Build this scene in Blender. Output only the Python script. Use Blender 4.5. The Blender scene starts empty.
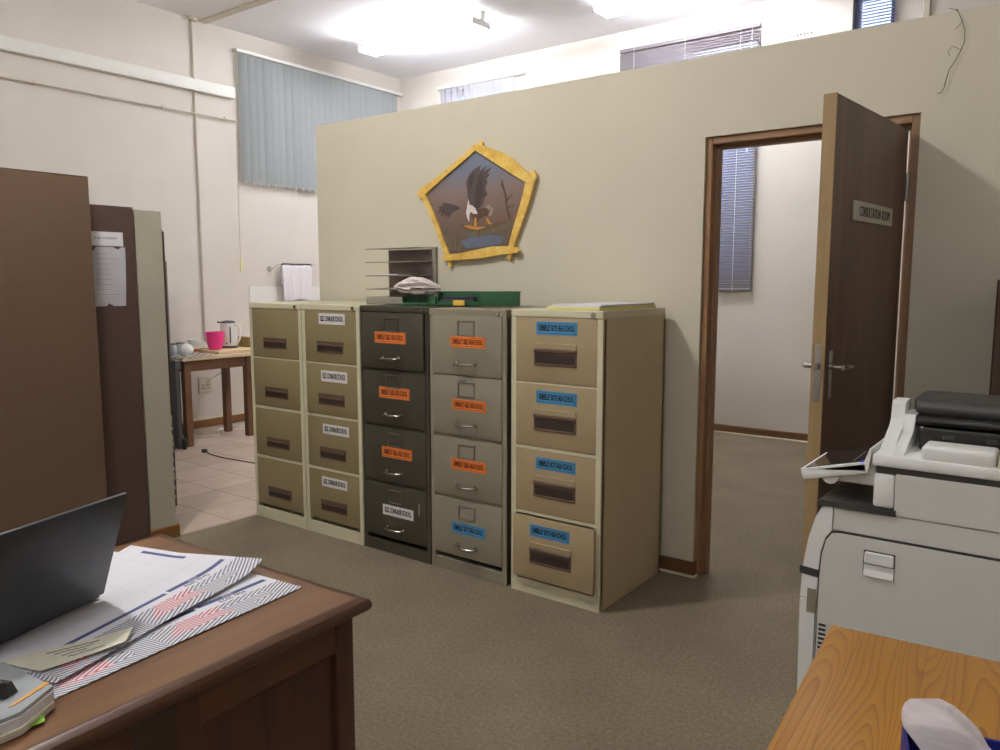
import bpy, bmesh, math, random
from mathutils import Vector, Matrix, Euler
random.seed(7)
SC = bpy.context.scene
COL = SC.collection
PI = math.pi

# ------------------------------------------------------------------ camera
CAM = Vector((1.6207, -3.5397, 1.4409)); FPX = 783.3
YAW, PITCH = math.radians(36.851), math.radians(-6.7548)
FW = Vector((-math.sin(YAW)*math.cos(PITCH), math.cos(YAW)*math.cos(PITCH), math.sin(PITCH)))
RT = Vector((math.cos(YAW), math.sin(YAW), 0)); UP = RT.cross(FW)
cd = bpy.data.cameras.new('camera'); co = bpy.data.objects.new('camera', cd); COL.objects.link(co)
co.matrix_world = Matrix(((RT.x, UP.x, -FW.x, CAM.x), (RT.y, UP.y, -FW.y, CAM.y), (RT.z, UP.z, -FW.z, CAM.z), (0, 0, 0, 1)))
cd.sensor_width = 36; cd.lens = 36*FPX/1000; cd.clip_start = .02
SC.camera = co

def at(u, v, ax, val):
    """point of the plane ax = val that a measured sight line meets"""
    d = FW*FPX + RT*(u-500) - UP*(v-375); i = 'xyz'.index(ax)
    return CAM + d*((val-CAM[i])/d[i])

# ------------------------------------------------------------------ mesh building
class MB:
    def __init__(s): s.v = []; s.f = []; s.m = []; s.uv = {}
    def add(s, vs, fs, mi=0, M=None):
        b = len(s.v)
        for p in vs:
            p = Vector(p); s.v.append(M @ p if M else p)
        for f in fs: s.f.append([b+i for i in f]); s.m.append(mi)
        return s
    def bm(s, bm, mi=0, M=None):
        bm.verts.ensure_lookup_table()
        for i, v in enumerate(bm.verts): v.index = i
        s.add([v.co.copy() for v in bm.verts], [[v.index for v in f.verts] for f in bm.faces], mi, M); bm.free(); return s
    def box(s, x0, x1, y0, y1, z0, z1, mi=0, bev=0, seg=1, M=None):
        bm = bmesh.new(); bmesh.ops.create_cube(bm, size=1)
        for v in bm.verts: v.co = Vector(((x0+x1)/2+v.co.x*(x1-x0), (y0+y1)/2+v.co.y*(y1-y0), (z0+z1)/2+v.co.z*(z1-z0)))
        if bev: bmesh.ops.bevel(bm, geom=bm.edges[:], offset=bev, segments=seg, profile=.5, affect='EDGES')
        return s.bm(bm, mi, M)
    def cyl(s, p0, p1, r0, r1=None, n=16, mi=0, caps=True, M=None):
        return s.tube([p0, p1], [r0, r0 if r1 is None else r1], n, mi, caps, M)
    def tube(s, pts, r, n=8, mi=0, caps=True, M=None):
        pts = [Vector(p) for p in pts]; rs = r if isinstance(r, (list, tuple)) else [r]*len(pts)
        vs = []; fs = []; ref = None
        for i, p in enumerate(pts):
            t = (pts[min(i+1, len(pts)-1)]-pts[max(i-1, 0)]).normalized()
            if ref is None:
                ref = t.orthogonal().normalized()
            a = (ref - t*ref.dot(t)).normalized(); b = t.cross(a); ref = a
            for k in range(n):
                g = 2*PI*k/n; vs.append(p+(a*math.cos(g)+b*math.sin(g))*rs[i])
        for i in range(len(pts)-1):
            for k in range(n):
                fs.append([i*n+k, i*n+(k+1) % n, (i+1)*n+(k+1) % n, (i+1)*n+k])
        if caps: fs += [list(range(n))[::-1], [(len(pts)-1)*n+k for k in range(n)]]
        return s.add(vs, fs, mi, M)
    def lathe(s, prof, c=(0, 0, 0), n=32, mi=0, M=None):
        c = Vector(c); vs = []; fs = []; k = len(prof)
        for j in range(n):
            a = 2*PI*j/n
            for r, z in prof: vs.append(c+Vector((r*math.cos(a), r*math.sin(a), z)))
        for j in range(n):
            for i in range(k-1):
                fs.append([j*k+i, ((j+1) % n)*k+i, ((j+1) % n)*k+i+1, j*k+i+1])
        return s.add(vs, fs, mi, M)
    def prism(s, pts, depth, mi=0, M=None):
        """closed solid: pts are 3-D points of one face, depth the offset vector"""
        d = Vector(depth); pts = [Vector(p) for p in pts]; n = len(pts)
        fs = [list(range(n)), [n+i for i in range(n)][::-1]]+[[i, n+i, n+(i+1) % n, (i+1) % n] for i in range(n)]
        return s.add(pts+[p+d for p in pts], fs, mi, M)
    def poly(s, pts, mi=0, M=None): return s.add(pts, [list(range(len(pts)))], mi, M)
    def grid(s, fn, nu, nv, mi=0, thick=0.0, M=None):
        """surface fn(u, v) -> point, with uv and an optional thickness downward (-z)"""
        b = len(s.v); vs = []; fs = []
        for j in range(nv+1):
            for i in range(nu+1):
                vs.append(Vector(fn(i/nu, j/nv))); s.uv[b+j*(nu+1)+i] = (i/nu, j/nv)
        w = nu+1
        for j in range(nv):
            for i in range(nu): fs.append([j*w+i, j*w+i+1, (j+1)*w+i+1, (j+1)*w+i])
        if thick:
            o = len(vs); t = thick if isinstance(thick, Vector) else Vector((0, 0, -thick))
            for i in range(o): vs.append(vs[i]+t); s.uv[b+o+i] = s.uv[b+i]
            fs += [[o+i for i in f][::-1] for f in fs[:nu*nv]]
            edge = [i for i in range(w)]+[j*w+nu for j in range(1, nv+1)]+[nv*w+i for i in range(nu-1, -1, -1)]+[j*w for j in range(nv-1, 0, -1)]
            for a, c in zip(edge, edge[1:]+edge[:1]): fs.append([c, a, a+o, c+o])
        return s.add(vs, fs, mi, M)
    def text(s, body, size, M, mi=0, sx=1.0, bold=0.0, depth=.0004, align='CENTER', spacing=1.0):
        cu = bpy.data.curves.new('lettering', 'FONT'); cu.body = body; cu.size = size; cu.align_x = align; cu.align_y = 'CENTER'
        cu.offset = bold; cu.extrude = depth; cu.resolution_u = 2; cu.space_character = spacing
        o = bpy.data.objects.new('lettering', cu); COL.objects.link(o)
        me = bpy.data.meshes.new_from_object(o.evaluated_get(bpy.context.evaluated_depsgraph_get()))
        s.add([Vector((v.co.x*sx, v.co.y, v.co.z)) for v in me.vertices], [list(p.vertices) for p in me.polygons], mi, M)
        bpy.data.objects.remove(o); bpy.data.curves.remove(cu); bpy.data.meshes.remove(me); return s
    def build(s, name, mats, parent=None, smooth=True, ang=35):
        me = bpy.data.meshes.new(name); me.from_pydata([tuple(p) for p in s.v], [], s.f)
        for m in (mats if isinstance(mats, (list, tuple)) else [mats]): me.materials.append(m)
        me.polygons.foreach_set('material_index', s.m)
        if s.uv:
            L = me.uv_layers.new(name='UVMap')
            for lp in me.loops: L.data[lp.index].uv = s.uv.get(lp.vertex_index, (0, 0))
        bm = bmesh.new(); bm.from_mesh(me); bmesh.ops.recalc_face_normals(bm, faces=bm.faces[:]); bm.to_mesh(me); bm.free()
        if smooth:
            me.polygons.foreach_set('use_smooth', [True]*len(me.polygons)); me.set_sharp_from_angle(angle=math.radians(ang))
        o = bpy.data.objects.new(name, me); COL.objects.link(o)
        if parent: o.parent = parent
        return o

def tag(o, label, cat, group=None, kind=None):
    o['label'] = label; o['category'] = cat
    if group: o['group'] = group
    if kind: o['kind'] = kind
    return o
def thing(name, label, cat, loc=(0, 0, 0), rz=0, group=None, kind=None):
    o = bpy.data.objects.new(name, None); COL.objects.link(o); o.location = loc; o.rotation_euler = (0, 0, rz); o.empty_display_size = .1
    return tag(o, label, cat, group, kind)
def struct(o, label, cat): return tag(o, label, cat, None, 'structure')

# ------------------------------------------------------------------ materials
def lin(c): return tuple((x/255/12.92 if x/255 <= .04045 else ((x/255+.055)/1.055)**2.4) for x in c)+(1,)
class NT:
    def __init__(s, name):
        s.m = bpy.data.materials.new(name); s.m.use_nodes = True; s.t = s.m.node_tree; s.t.nodes.clear()
        s.out = s.n('ShaderNodeOutputMaterial'); s.b = s.n('ShaderNodeBsdfPrincipled'); s.l(s.b.outputs[0], s.out.inputs[0])
    def n(s, k, **kw):
        x = s.t.nodes.new(k)
        for a, v in kw.items(): setattr(x, a, v)
        return x
    def l(s, a, b): s.t.links.new(a, b)
    def inp(s, sock, v):
        if hasattr(v, 'links'): s.l(v, sock)
        else: sock.default_value = v
    def math(s, op, a, b=0.0, c=None):
        x = s.n('ShaderNodeMath', operation=op); s.inp(x.inputs[0], a); s.inp(x.inputs[1], b)
        if c is not None: s.inp(x.inputs[2], c)
        return x.outputs[0]
    def mix(s, f, a, b, mode='MIX'):
        x = s.n('ShaderNodeMix', data_type='RGBA', blend_type=mode); s.inp(x.inputs[0], f); s.inp(x.inputs[6], a); s.inp(x.inputs[7], b); return x.outputs[2]
    def coord(s, scale=(1, 1, 1), loc=(0, 0, 0), rot=(0, 0, 0), kind='Object'):
        c = s.n('ShaderNodeTexCoord'); m = s.n('ShaderNodeMapping'); s.l(c.outputs[kind], m.inputs[0])
        m.inputs['Scale'].default_value = scale; m.inputs['Location'].default_value = loc; m.inputs['Rotation'].default_value = rot
        return m.outputs[0]
    def noise(s, vec, scale, detail=3, rough=.5, dist=0.0):
        x = s.n('ShaderNodeTexNoise'); s.l(vec, x.inputs['Vector']); x.inputs['Scale'].default_value = scale
        x.inputs['Detail'].default_value = detail; x.inputs['Roughness'].default_value = rough; x.inputs['Distortion'].default_value = dist
        return x.outputs['Fac']
    def ramp(s, f, stops):
        x = s.n('ShaderNodeValToRGB'); s.l(f, x.inputs[0]); e = x.color_ramp.elements
        while len(e) < len(stops): e.new(.5)
        for q, (p, c) in zip(e, stops): q.position = p; q.color = c
        return x.outputs[0]
    def bump(s, h, strength, dist=.01):
        x = s.n('ShaderNodeBump'); s.l(h, x.inputs['Height']); x.inputs['Strength'].default_value = strength; x.inputs['Distance'].default_value = dist
        s.l(x.outputs[0], s.b.inputs['Normal'])

def sc(c, k): return tuple(min(1, x*k) for x in c[:3])+(1,)
def plain(name, rgb, rough=.5, metal=0.0, var=.06, scale=9, bump=0.0, bscale=120, spec=.5):
    t = NT(name); c = lin(rgb); v = t.coord()
    f = t.noise(v, scale, 4, .6)
    t.l(t.ramp(f, [(.3, sc(c, 1-var)), (.7, sc(c, 1+var))]), t.b.inputs['Base Color'])
    t.b.inputs['Roughness'].default_value = rough; t.b.inputs['Metallic'].default_value = metal; t.b.inputs['Specular IOR Level'].default_value = spec
    if bump: t.bump(t.noise(v, bscale, 3), bump, .004)
    return t.m
def wood(name, c1, c2, rough=.45, along='z', fine=40, coarse=5, var=None, spec=.5):
    t = NT(name); k = {'x': (.06, 1, 1), 'y': (1, .06, 1), 'z': (1, 1, .06)}[along]
    v = t.coord(k); a = t.noise(v, fine, 5, .65, .4); b = t.noise(v, coarse, 3, .5, .8)
    f = t.math('ADD', t.math('MULTIPLY', a, .55), t.math('MULTIPLY', b, .45))
    t.l(t.ramp(f, [(.32, lin(c1)), (.68, lin(c2))]), t.b.inputs['Base Color'])
    t.b.inputs['Roughness'].default_value = rough; t.b.inputs['Specular IOR Level'].default_value = spec
    t.bump(a, .06, .003); return t.m
def emit(name, rgb, k):
    t = NT(name); e = t.n('ShaderNodeEmission'); e.inputs[0].default_value = lin(rgb); e.inputs[1].default_value = k; t.l(e.outputs[0], t.out.inputs[0]); return t.m
def glass(name, tint=(235, 240, 240)):
    t = NT(name); a = t.n('ShaderNodeBsdfTransparent'); a.inputs[0].default_value = lin(tint); g = t.n('ShaderNodeBsdfGlossy'); g.inputs['Roughness'].default_value = .03
    fr = t.n('ShaderNodeFresnel'); fr.inputs[0].default_value = 1.45; mx = t.n('ShaderNodeMixShader'); t.l(fr.outputs[0], mx.inputs[0]); t.l(a.outputs[0], mx.inputs[1]); t.l(g.outputs[0], mx.inputs[2]); t.l(mx.outputs[0], t.out.inputs[0]); return t.m
def fabric(name, rgb, trans, tk=.5):
    t = NT(name); v = t.coord(); f = t.noise(t.coord((30, 30, 260)), 1, 3); c = lin(rgb)
    col = t.ramp(f, [(.3, sc(c, .88)), (.7, sc(c, 1.1))]); t.l(col, t.b.inputs['Base Color']); t.b.inputs['Roughness'].default_value = .9
    tr = t.n('ShaderNodeBsdfTranslucent'); tr.inputs[0].default_value = lin(trans); mx = t.n('ShaderNodeMixShader'); mx.inputs[0].default_value = tk
    t.l(t.b.outputs[0], mx.inputs[1]); t.l(tr.outputs[0], mx.inputs[2]); t.l(mx.outputs[0], t.out.inputs[0]); return t.m

M = {}
M['wall'] = plain('painted_plaster', (214, 208, 200), .85, var=.025, scale=2.2, bump=.08, bscale=45)
M['partition'] = plain('cream_painted_plaster', (210, 204, 184), .8, var=.03, scale=1.6, bump=.10, bscale=38)
M['ceiling'] = plain('ceiling_board', (243, 243, 247), .9, var=.015, scale=1.2)
M['white'] = plain('white_enamel', (226, 226, 222), .4, var=.02)
M['duct'] = plain('white_plastic_duct', (226, 226, 220), .45, var=.02)
M['creampipe'] = plain('painted_conduit', (205, 198, 182), .5, var=.03)
M['skirt'] = wood('varnished_skirting', (84, 58, 36), (128, 88, 52), .45, 'x', 30)
M['skirt_y'] = wood('varnished_skirting_y', (96, 66, 38), (146, 100, 56), .45, 'y', 30)
M['doorface'] = wood('dark_door_veneer', (78, 57, 46), (112, 85, 68), .42, 'z', 60, 9)
M['dooredge'] = wood('pale_door_edge', (136, 110, 74), (170, 142, 102), .5, 'z', 50, 8)
M['doorframe'] = wood('reddish_door_frame', (122, 90, 62), (162, 124, 88), .4, 'z', 45, 6)
M['doorframe_x'] = wood('reddish_door_head', (122, 90, 62), (162, 124, 88), .4, 'x', 45, 6)
M['chrome'] = plain('chromed_steel', (205, 203, 198), .22, 1.0, var=.03)
M['steel'] = plain('brushed_steel', (150, 148, 142), .38, .9, var=.05)
M['cab_cream'] = plain('cream_cabinet_enamel', (208, 203, 174), .42, var=.03)
M['cab_olive'] = plain('olive_brown_drawer_enamel', (140, 126, 92), .45, var=.03)
M['cab_tan'] = plain('tan_drawer_enamel', (168, 149, 116), .45, var=.03)
M['cab_side'] = plain('cream_cabinet_side_enamel', (196, 182, 146), .42, var=.03)
M['cab_dark'] = plain('dark_olive_grey_enamel', (68, 65, 54), .38, var=.05)
M['cab_grey'] = plain('warm_grey_enamel', (140, 134, 116), .4, var=.04)
M['recess'] = plain('brown_plastic_recess', (96, 74, 60), .4, var=.05)
M['recess_dark'] = plain('dark_plastic_recess', (58, 46, 42), .4, var=.05)
M['black'] = plain('black_plastic', (24, 24, 25), .45, var=.06)
M['lab_blue'] = plain('blue_paper', (76, 150, 196), .7, var=.04); M['lab_orange'] = plain('orange_paper', (232, 128, 54), .7, var=.04); M['lab_white'] = plain('white_label_paper', (222, 218, 218), .7, var=.03)
M['ink'] = plain('dark_ink', (26, 30, 44), .8, var=.02); M['ink_brown'] = plain('brown_ink', (112, 44, 14), .8, var=.02)
M['ink_grey'] = plain('grey_ink', (118, 118, 112), .8, var=.02)
M['cupboard'] = plain('brown_cupboard_board', (100, 78, 60), .5, var=.05, scale=60)
M['cupboard2'] = plain('dark_brown_cupboard_board', (82, 61, 56), .5, var=.06, scale=50)
M['stub'] = plain('cream_stub_plaster', (174, 171, 153), .75, var=.04, scale=5, bump=.12, bscale=30)
M['paper'] = plain('white_paper', (226, 226, 232), .75, var=.02)
M['paper_old'] = plain('creased_notice_paper', (190, 188, 196), .75, var=.05, scale=14)
M['yellow_paper'] = plain('pale_yellow_paper', (232, 226, 150), .75, var=.03)
M['cream_paper'] = plain('cream_note_paper', (226, 224, 204), .75, var=.04)
M['green'] = plain('green_plastic', (42, 92, 58), .4, var=.06)
M['navy'] = plain('navy_blue_card', (38, 40, 60), .6, var=.05)
M['yellow'] = plain('yellow_plastic', (232, 198, 84), .5, var=.04)
M['rack'] = plain('grey_rack_enamel', (142, 137, 124), .45, var=.04); M['rack_back'] = plain('purple_grey_rack_panel', (178, 162, 160), .5, var=.04)
M['bag'] = plain('white_plastic_bag', (228, 218, 216), .45, var=.05)
M['frame_wood'] = None
M['ktable'] = wood('kitchen_table_wood', (78, 52, 36), (116, 80, 54), .45, 'z', 40)
M['ktop'] = wood('worn_table_top', (186, 164, 134), (214, 196, 168), .6, 'y', 30)
M['pink'] = plain('pink_plastic', (232, 60, 142), .35, var=.04)
M['china'] = plain('white_china', (228, 228, 226), .2, var=.02)
M['kettle_dark'] = plain('dark_grey_plastic', (72, 72, 74), .4, var=.04)
M['board'] = wood('pale_chopping_board', (204, 182, 136), (226, 206, 164), .55, 'y', 30)
M['tile_brown'] = plain('ochre_board', (142, 118, 66), .5, var=.15, scale=30)
M['towel'] = plain('white_terry', (232, 228, 234), .95, var=.03, bump=.5, bscale=260)
M['grey_metal'] = plain('grey_steel_sheet', (118, 116, 116), .45, var=.04)
M['laptop'] = plain('dark_laptop_lid', (58, 61, 65), .36, .25, var=.05, scale=6)
M['copier'] = plain('copier_white_plastic', (216, 216, 211), .45, var=.02); M['copier_lt'] = plain('copier_light_plastic', (236, 238, 236), .42, var=.02)
M['copier_dk'] = plain('copier_dark_plastic', (64, 64, 62), .4, var=.04); M['copier_blk'] = plain('copier_black_plastic', (40, 40, 40), .3, var=.04)
M['screen'] = plain('glossy_screen', (52, 48, 48), .08, var=.03)
M['led'] = plain('blue_indicator', (60, 60, 210), .3, var=.01)
M['boxblue'] = plain('royal_blue_card', (34, 36, 128), .45, var=.06)
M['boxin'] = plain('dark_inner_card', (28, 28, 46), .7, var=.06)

M['venetian'] = plain('grey_brown_slat', (108, 101, 106), .5, var=.03); M['venetian_daylit'] = plain('daylight_tinted_slat', (128, 138, 186), .4, var=.03)  # second slat material carries the blue of the daylight in its base colour
M['cord'] = plain('brown_cord', (92, 68, 56), .6, var=.05)
M['twine'] = plain('dark_twine', (104, 90, 80), .9, var=.1)
M['bluegrey'] = plain('blue_grey_window_frame', (128, 136, 160), .5, var=.03)
M['vane_grey'] = fabric('grey_blue_vane_fabric', (172, 177, 177), (170, 178, 186), .28)
M['vane_white'] = fabric('white_vane_fabric', (230, 230, 236), (250, 250, 255), .75)
M['tissue'] = fabric('soft_tissue', (238, 232, 234), (225, 216, 216), .35)
M['glass'] = glass('window_glass')
M['plastic_clear'] = plain('cloudy_sleeve', (176, 182, 186), .25, var=.06)
M['tab_green'] = plain('green_sticky_tab', (146, 200, 70), .6, var=.04); M['tab_orange'] = plain('orange_sticky_tab', (226, 170, 84), .6, var=.04); M['tab_brown'] = plain('brown_sticky_tab', (170, 104, 52), .6, var=.05)

def mk_carpet():
    t = NT('grey_brown_carpet'); v = t.coord(); a = t.noise(v, 230, 3, .7); b = t.noise(v, 2.5, 3, .5); c = t.noise(v, 70, 3, .6)
    f = t.math('ADD', t.math('MULTIPLY', a, .5), t.math('ADD', t.math('MULTIPLY', c, .35), t.math('MULTIPLY', b, .15)))
    t.l(t.ramp(f, [(.36, lin((102, 93, 78))), (.5, lin((128, 117, 98))), (.64, lin((152, 141, 119)))]), t.b.inputs['Base Color'])
    t.b.inputs['Roughness'].default_value = .97; t.b.inputs['Specular IOR Level'].default_value = .1; t.bump(a, .5, .004); return t.m
M['carpet'] = mk_carpet()
def mk_tiles():
    t = NT('beige_floor_tiles'); c = t.n('ShaderNodeTexCoord'); s = t.n('ShaderNodeSeparateXYZ'); t.l(c.outputs['Object'], s.inputs[0])
    ax = t.math('DIVIDE', t.math('ADD', s.outputs[0], 2.81+.355*20), .355); ay = t.math('DIVIDE', t.math('ADD', s.outputs[1], .822+.355*20), .355)
    fx, fy = t.math('FRACT', ax), t.math('FRACT', ay)
    gx = t.math('MAXIMUM', t.math('LESS_THAN', fx, .02), t.math('LESS_THAN', fy, .02))
    w = t.n('ShaderNodeTexWhiteNoise', noise_dimensions='2D'); cx = t.n('ShaderNodeCombineXYZ'); t.l(t.math('FLOOR', ax), cx.inputs[0]); t.l(t.math('FLOOR', ay), cx.inputs[1]); t.l(cx.outputs[0], w.inputs['Vector'])
    n = t.noise(t.coord(), 5, 4, .6); f = t.math('ADD', t.math('MULTIPLY', n, .7), t.math('MULTIPLY', w.outputs['Value'], .3))
    col = t.ramp(f, [(.3, lin((190, 170, 154))), (.7, lin((212, 193, 177)))])
    t.l(t.mix(gx, col, lin((136, 110, 98))), t.b.inputs['Base Color']); t.b.inputs['Roughness'].default_value = .35
    return t.m
M['tiles'] = mk_tiles()
def mk_pine():
    """glued pine boards with cathedral grain running along the table"""
    t = NT('orange_pine_boards'); c = t.n('ShaderNodeTexCoord'); s = t.n('ShaderNodeSeparateXYZ'); t.l(c.outputs['Object'], s.inputs[0])
    q = t.math('DIVIDE', t.math('ADD', s.outputs[0], 1.004), .118); idx = t.math('FLOOR', q); loc = t.math('SUBTRACT', t.math('FRACT', q), .5)
    w = t.n('ShaderNodeTexWhiteNoise', noise_dimensions='1D'); t.l(idx, w.inputs['W']); off = t.math('MULTIPLY', w.outputs['Value'], 9.0)
    cx = t.n('ShaderNodeCombineXYZ'); t.l(t.math('ADD', t.math('MULTIPLY', loc, 1.0), off), cx.inputs[0]); t.l(t.math('ADD', t.math('MULTIPLY', s.outputs[1], 1.1), off), cx.inputs[1]); t.l(off, cx.inputs[2])
    n = t.noise(cx.outputs[0], 1.3, 1, .4, .1)
    sh = t.math('SUBTRACT', loc, t.math('SUBTRACT', w.outputs['Value'], .5)); hyp = t.math('SQRT', t.math('ADD', t.math('MULTIPLY', sh, sh), .012))
    g = t.math('ADD', t.math('ADD', hyp, t.math('MULTIPLY', n, 1.1)), t.math('MULTIPLY', s.outputs[1], .55))
    rings = t.math('FRACT', t.math('MULTIPLY', g, 13.0))
    fine = t.noise(t.coord((1, .04, 1)), 160, 4, .7)
    k = t.math('ADD', t.math('MULTIPLY', rings, .85), t.math('MULTIPLY', fine, .25))
    col = t.ramp(k, [(.08, lin((180, 128, 44))), (.66, lin((174, 120, 40))), (.9, lin((156, 100, 34))), (1.0, lin((138, 84, 28)))])
    tone = t.math('ADD', t.math('MULTIPLY', w.outputs['Value'], .22), .86)
    seam = t.math('GREATER_THAN', t.math('ABSOLUTE', loc), .492)
    col = t.mix(t.math('MULTIPLY', seam, .5), col, lin((110, 64, 24)))
    x = t.n('ShaderNodeVectorMath', operation='SCALE'); t.l(col, x.inputs[0]); t.l(tone, x.inputs['Scale']); t.l(x.outputs[0], t.b.inputs['Base Color'])
    t.b.inputs['Roughness'].default_value = .38; return t.m
M['pine'] = mk_pine()
M['desktop'] = wood('brown_desk_top', (90, 60, 36), (138, 98, 60), .36, 'y', 26, 4)
M['deskdark'] = wood('dark_stained_desk_wood', (58, 34, 24), (86, 52, 36), .45, 'z', 40, 6)
M['deskrail'] = wood('stained_desk_rail', (76, 46, 30), (110, 68, 42), .45, 'y', 40, 6)
M['deskmould'] = wood('dark_desk_moulding', (66, 42, 28), (94, 60, 40), .36, 'y', 40, 6)
M['brownfurn'] = wood('dark_brown_furniture', (70, 50, 40), (92, 66, 52), .5, 'z', 40, 6)

def mk_framewood():
    t = NT('yellow_varnished_bark_edge_wood'); v = t.coord(); a = t.noise(v, 14, 4, .6, .5); b = t.noise(v, 70, 3)
    f = t.math('ADD', t.math('MULTIPLY', a, .7), t.math('MULTIPLY', b, .3))
    t.l(t.ramp(f, [(.3, lin((204, 156, 66))), (.5, lin((232, 192, 96))), (.7, lin((244, 216, 130)))]), t.b.inputs['Base Color']); t.b.inputs['Roughness'].default_value = .35; t.bump(a, .3, .006); return t.m
M['frame_wood'] = mk_framewood()
def mk_canvas():
    """painted dusk: blue-grey sky over brown haze, reeds and water"""
    t = NT('painted_dusk_canvas'); c = t.n('ShaderNodeTexCoord'); s = t.n('ShaderNodeSeparateXYZ'); t.l(c.outputs['Object'], s.inputs[0])
    n = t.noise(t.coord((1, 1, 1)), 5, 4, .6); z = t.math('ADD', s.outputs[2], t.math('MULTIPLY', t.math('SUBTRACT', n, .5), .18))
    f = t.math('DIVIDE', t.math('ADD', z, .05), .65)
    col = t.ramp(f, [(0, lin((92, 82, 70))), (.18, lin((98, 84, 72))), (.4, lin((120, 96, 84))), (.62, lin((134, 116, 108))), (.82, lin((118, 122, 138))), (1, lin((122, 134, 158)))])
    t.l(col, t.b.inputs['Base Color']); t.b.inputs['Roughness'].default_value = .5; return t.m
M['canvas'] = mk_canvas()
for k_, c_ in dict(p_dark=(66, 57, 56), p_wing=(84, 73, 70), p_white=(222, 216, 212), p_yellow=(196, 140, 62), p_body=(92, 70, 56), p_branch=(110, 84, 60), p_water=(98, 108, 128), p_reed=(108, 98, 78), p_tail=(150, 138, 132)).items():
    M[k_] = plain('paint_'+k_[2:], c_, .5, var=.10, scale=40)

def mk_calendar():
    """desk-pad calendar page: white, blue bars, a banner of grey and red angled stripes along one long side"""
    t = NT('printed_calendar_page'); u_ = t.n('ShaderNodeUVMap'); s = t.n('ShaderNodeSeparateXYZ'); t.l(u_.outputs[0], s.inputs[0])
    u = t.math('MULTIPLY', s.outputs[0], .594); v = t.math('MULTIPLY', s.outputs[1], .42)
    cell = .058
    du = t.math('DIVIDE', u, cell); dv = t.math('DIVIDE', v, cell)
    tri = t.math('ABSOLUTE', t.math('SUBTRACT', t.math('FRACT', t.math('MULTIPLY', du, .5)), .5))
    tri2 = t.math('PINGPONG', dv, .5)
    w = t.n('ShaderNodeTexWhiteNoise', noise_dimensions='2D'); cx = t.n('ShaderNodeCombineXYZ'); t.l(t.math('FLOOR', t.math('MULTIPLY', du, 1.0)), cx.inputs[0]); t.l(t.math('FLOOR', t.math('MULTIPLY', dv, 2.0)), cx.inputs[1]); t.l(cx.outputs[0], w.inputs['Vector'])
    sgn = t.math('SUBTRACT', t.math('MULTIPLY', t.math('GREATER_THAN', w.outputs['Value'], .5), 2.0), 1.0)
    ph = t.math('MULTIPLY', t.math('ADD', t.math('MULTIPLY', du, 1.0), t.math('MULTIPLY', t.math('MULTIPLY', tri2, 2.0), sgn)), 3.0)
    st = t.math('LESS_THAN', t.math('FRACT', ph), .5)
    red = t.math('MULTIPLY', t.math('MULTIPLY', t.math('GREATER_THAN', t.math('ADD', u, t.math('MULTIPLY', tri2, .05)), .19), t.math('LESS_THAN', t.math('ADD', u, v), .36)), t.math('GREATER_THAN', v, .028)); red = t.math('MAXIMUM', red, t.math('MULTIPLY', t.math('LESS_THAN', t.math('ABSOLUTE', t.math('SUBTRACT', u, .50)), .05), t.math('GREATER_THAN', v, .02)))
    band = t.math('LESS_THAN', v, .080)
    ink = t.mix(red, lin((128, 130, 140)), lin((206, 96, 108)))
    k = t.math('MULTIPLY', st, band)
    def rng(x, a, b): return t.math('MULTIPLY', t.math('GREATER_THAN', x, a), t.math('LESS_THAN', x, b))
    bar = t.math('MAXIMUM', t.math('MULTIPLY', rng(v, .103, .117), rng(u, .015, .205)), t.math('MULTIPLY', rng(v, .100, .112), rng(u, .215, .57)))
    bar = t.math('MAXIMUM', bar, t.math('MULTIPLY', rng(u, .018, .030), rng(v, .22, .36)))
    gl = t.math('MAXIMUM', t.math('LESS_THAN', t.math('FRACT', t.math('DIVIDE', u, .074)), .02), t.math('LESS_THAN', t.math('FRACT', t.math('DIVIDE', v, .058)), .026))
    gl = t.math('MULTIPLY', t.math('MULTIPLY', gl, t.math('GREATER_THAN', v, .15)), .3)
    col = t.mix(gl, lin((232, 232, 240)), lin((150, 152, 176)))
    col = t.mix(k, col, ink); col = t.mix(bar, col, lin((74, 82, 134)))
    t.l(col, t.b.inputs['Base Color']); t.b.inputs['Roughness'].default_value = .6; return t.m
M['calendar'] = mk_calendar()
def mk_placemat():
    t = NT('checked_placemat'); v = t.coord(); c = t.n('ShaderNodeTexChecker'); t.l(v, c.inputs[0]); c.inputs['Scale'].default_value = 22
    c.inputs[1].default_value = lin((60, 50, 46)); c.inputs[2].default_value = lin((210, 204, 196)); t.l(c.outputs[0], t.b.inputs['Base Color']); return t.m
M['placemat'] = mk_placemat()

# ------------------------------------------------------------------ room shell
XL, YB, ZC, XR, YF = -5.343, 3.711, 3.914, 3.6, -6.2
ZP = 2.465                                                   # top of the free-standing partition
def wall_cells(mb, ax, p0, p1, a0, a1, z0, z1, holes):
    """wall slab with rectangular holes; ax = 'x' or 'y' is the normal"""
    us = sorted({a0, a1, *[h for q in holes for h in q[:2]]}); zs = sorted({z0, z1, *[h for q in holes for h in q[2:]]})
    for i in range(len(us)-1):
        for j in range(len(zs)-1):
            um, zm = (us[i]+us[i+1])/2, (zs[j]+zs[j+1])/2
            if any(h[0] < um < h[1] and h[2] < zm < h[3] for h in holes): continue
            if ax == 'x': mb.box(p0, p1, us[i], us[i+1], zs[j], zs[j+1])
            else: mb.box(us[i], us[i+1], p0, p1, zs[j], zs[j+1])
    return mb
T = .2
struct(MB().box(XL-T, XR+T, YF-T, YB+T, -.12, 0).build('floor', M['carpet']), 'grey-brown carpet over the office floor', 'floor')
struct(MB().box(XL, -2.442, -1.16, YB, -.02, .003).build('floor_kitchen', M['tiles']), 'pale square tiles on the kitchen corner floor', 'floor')
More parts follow.
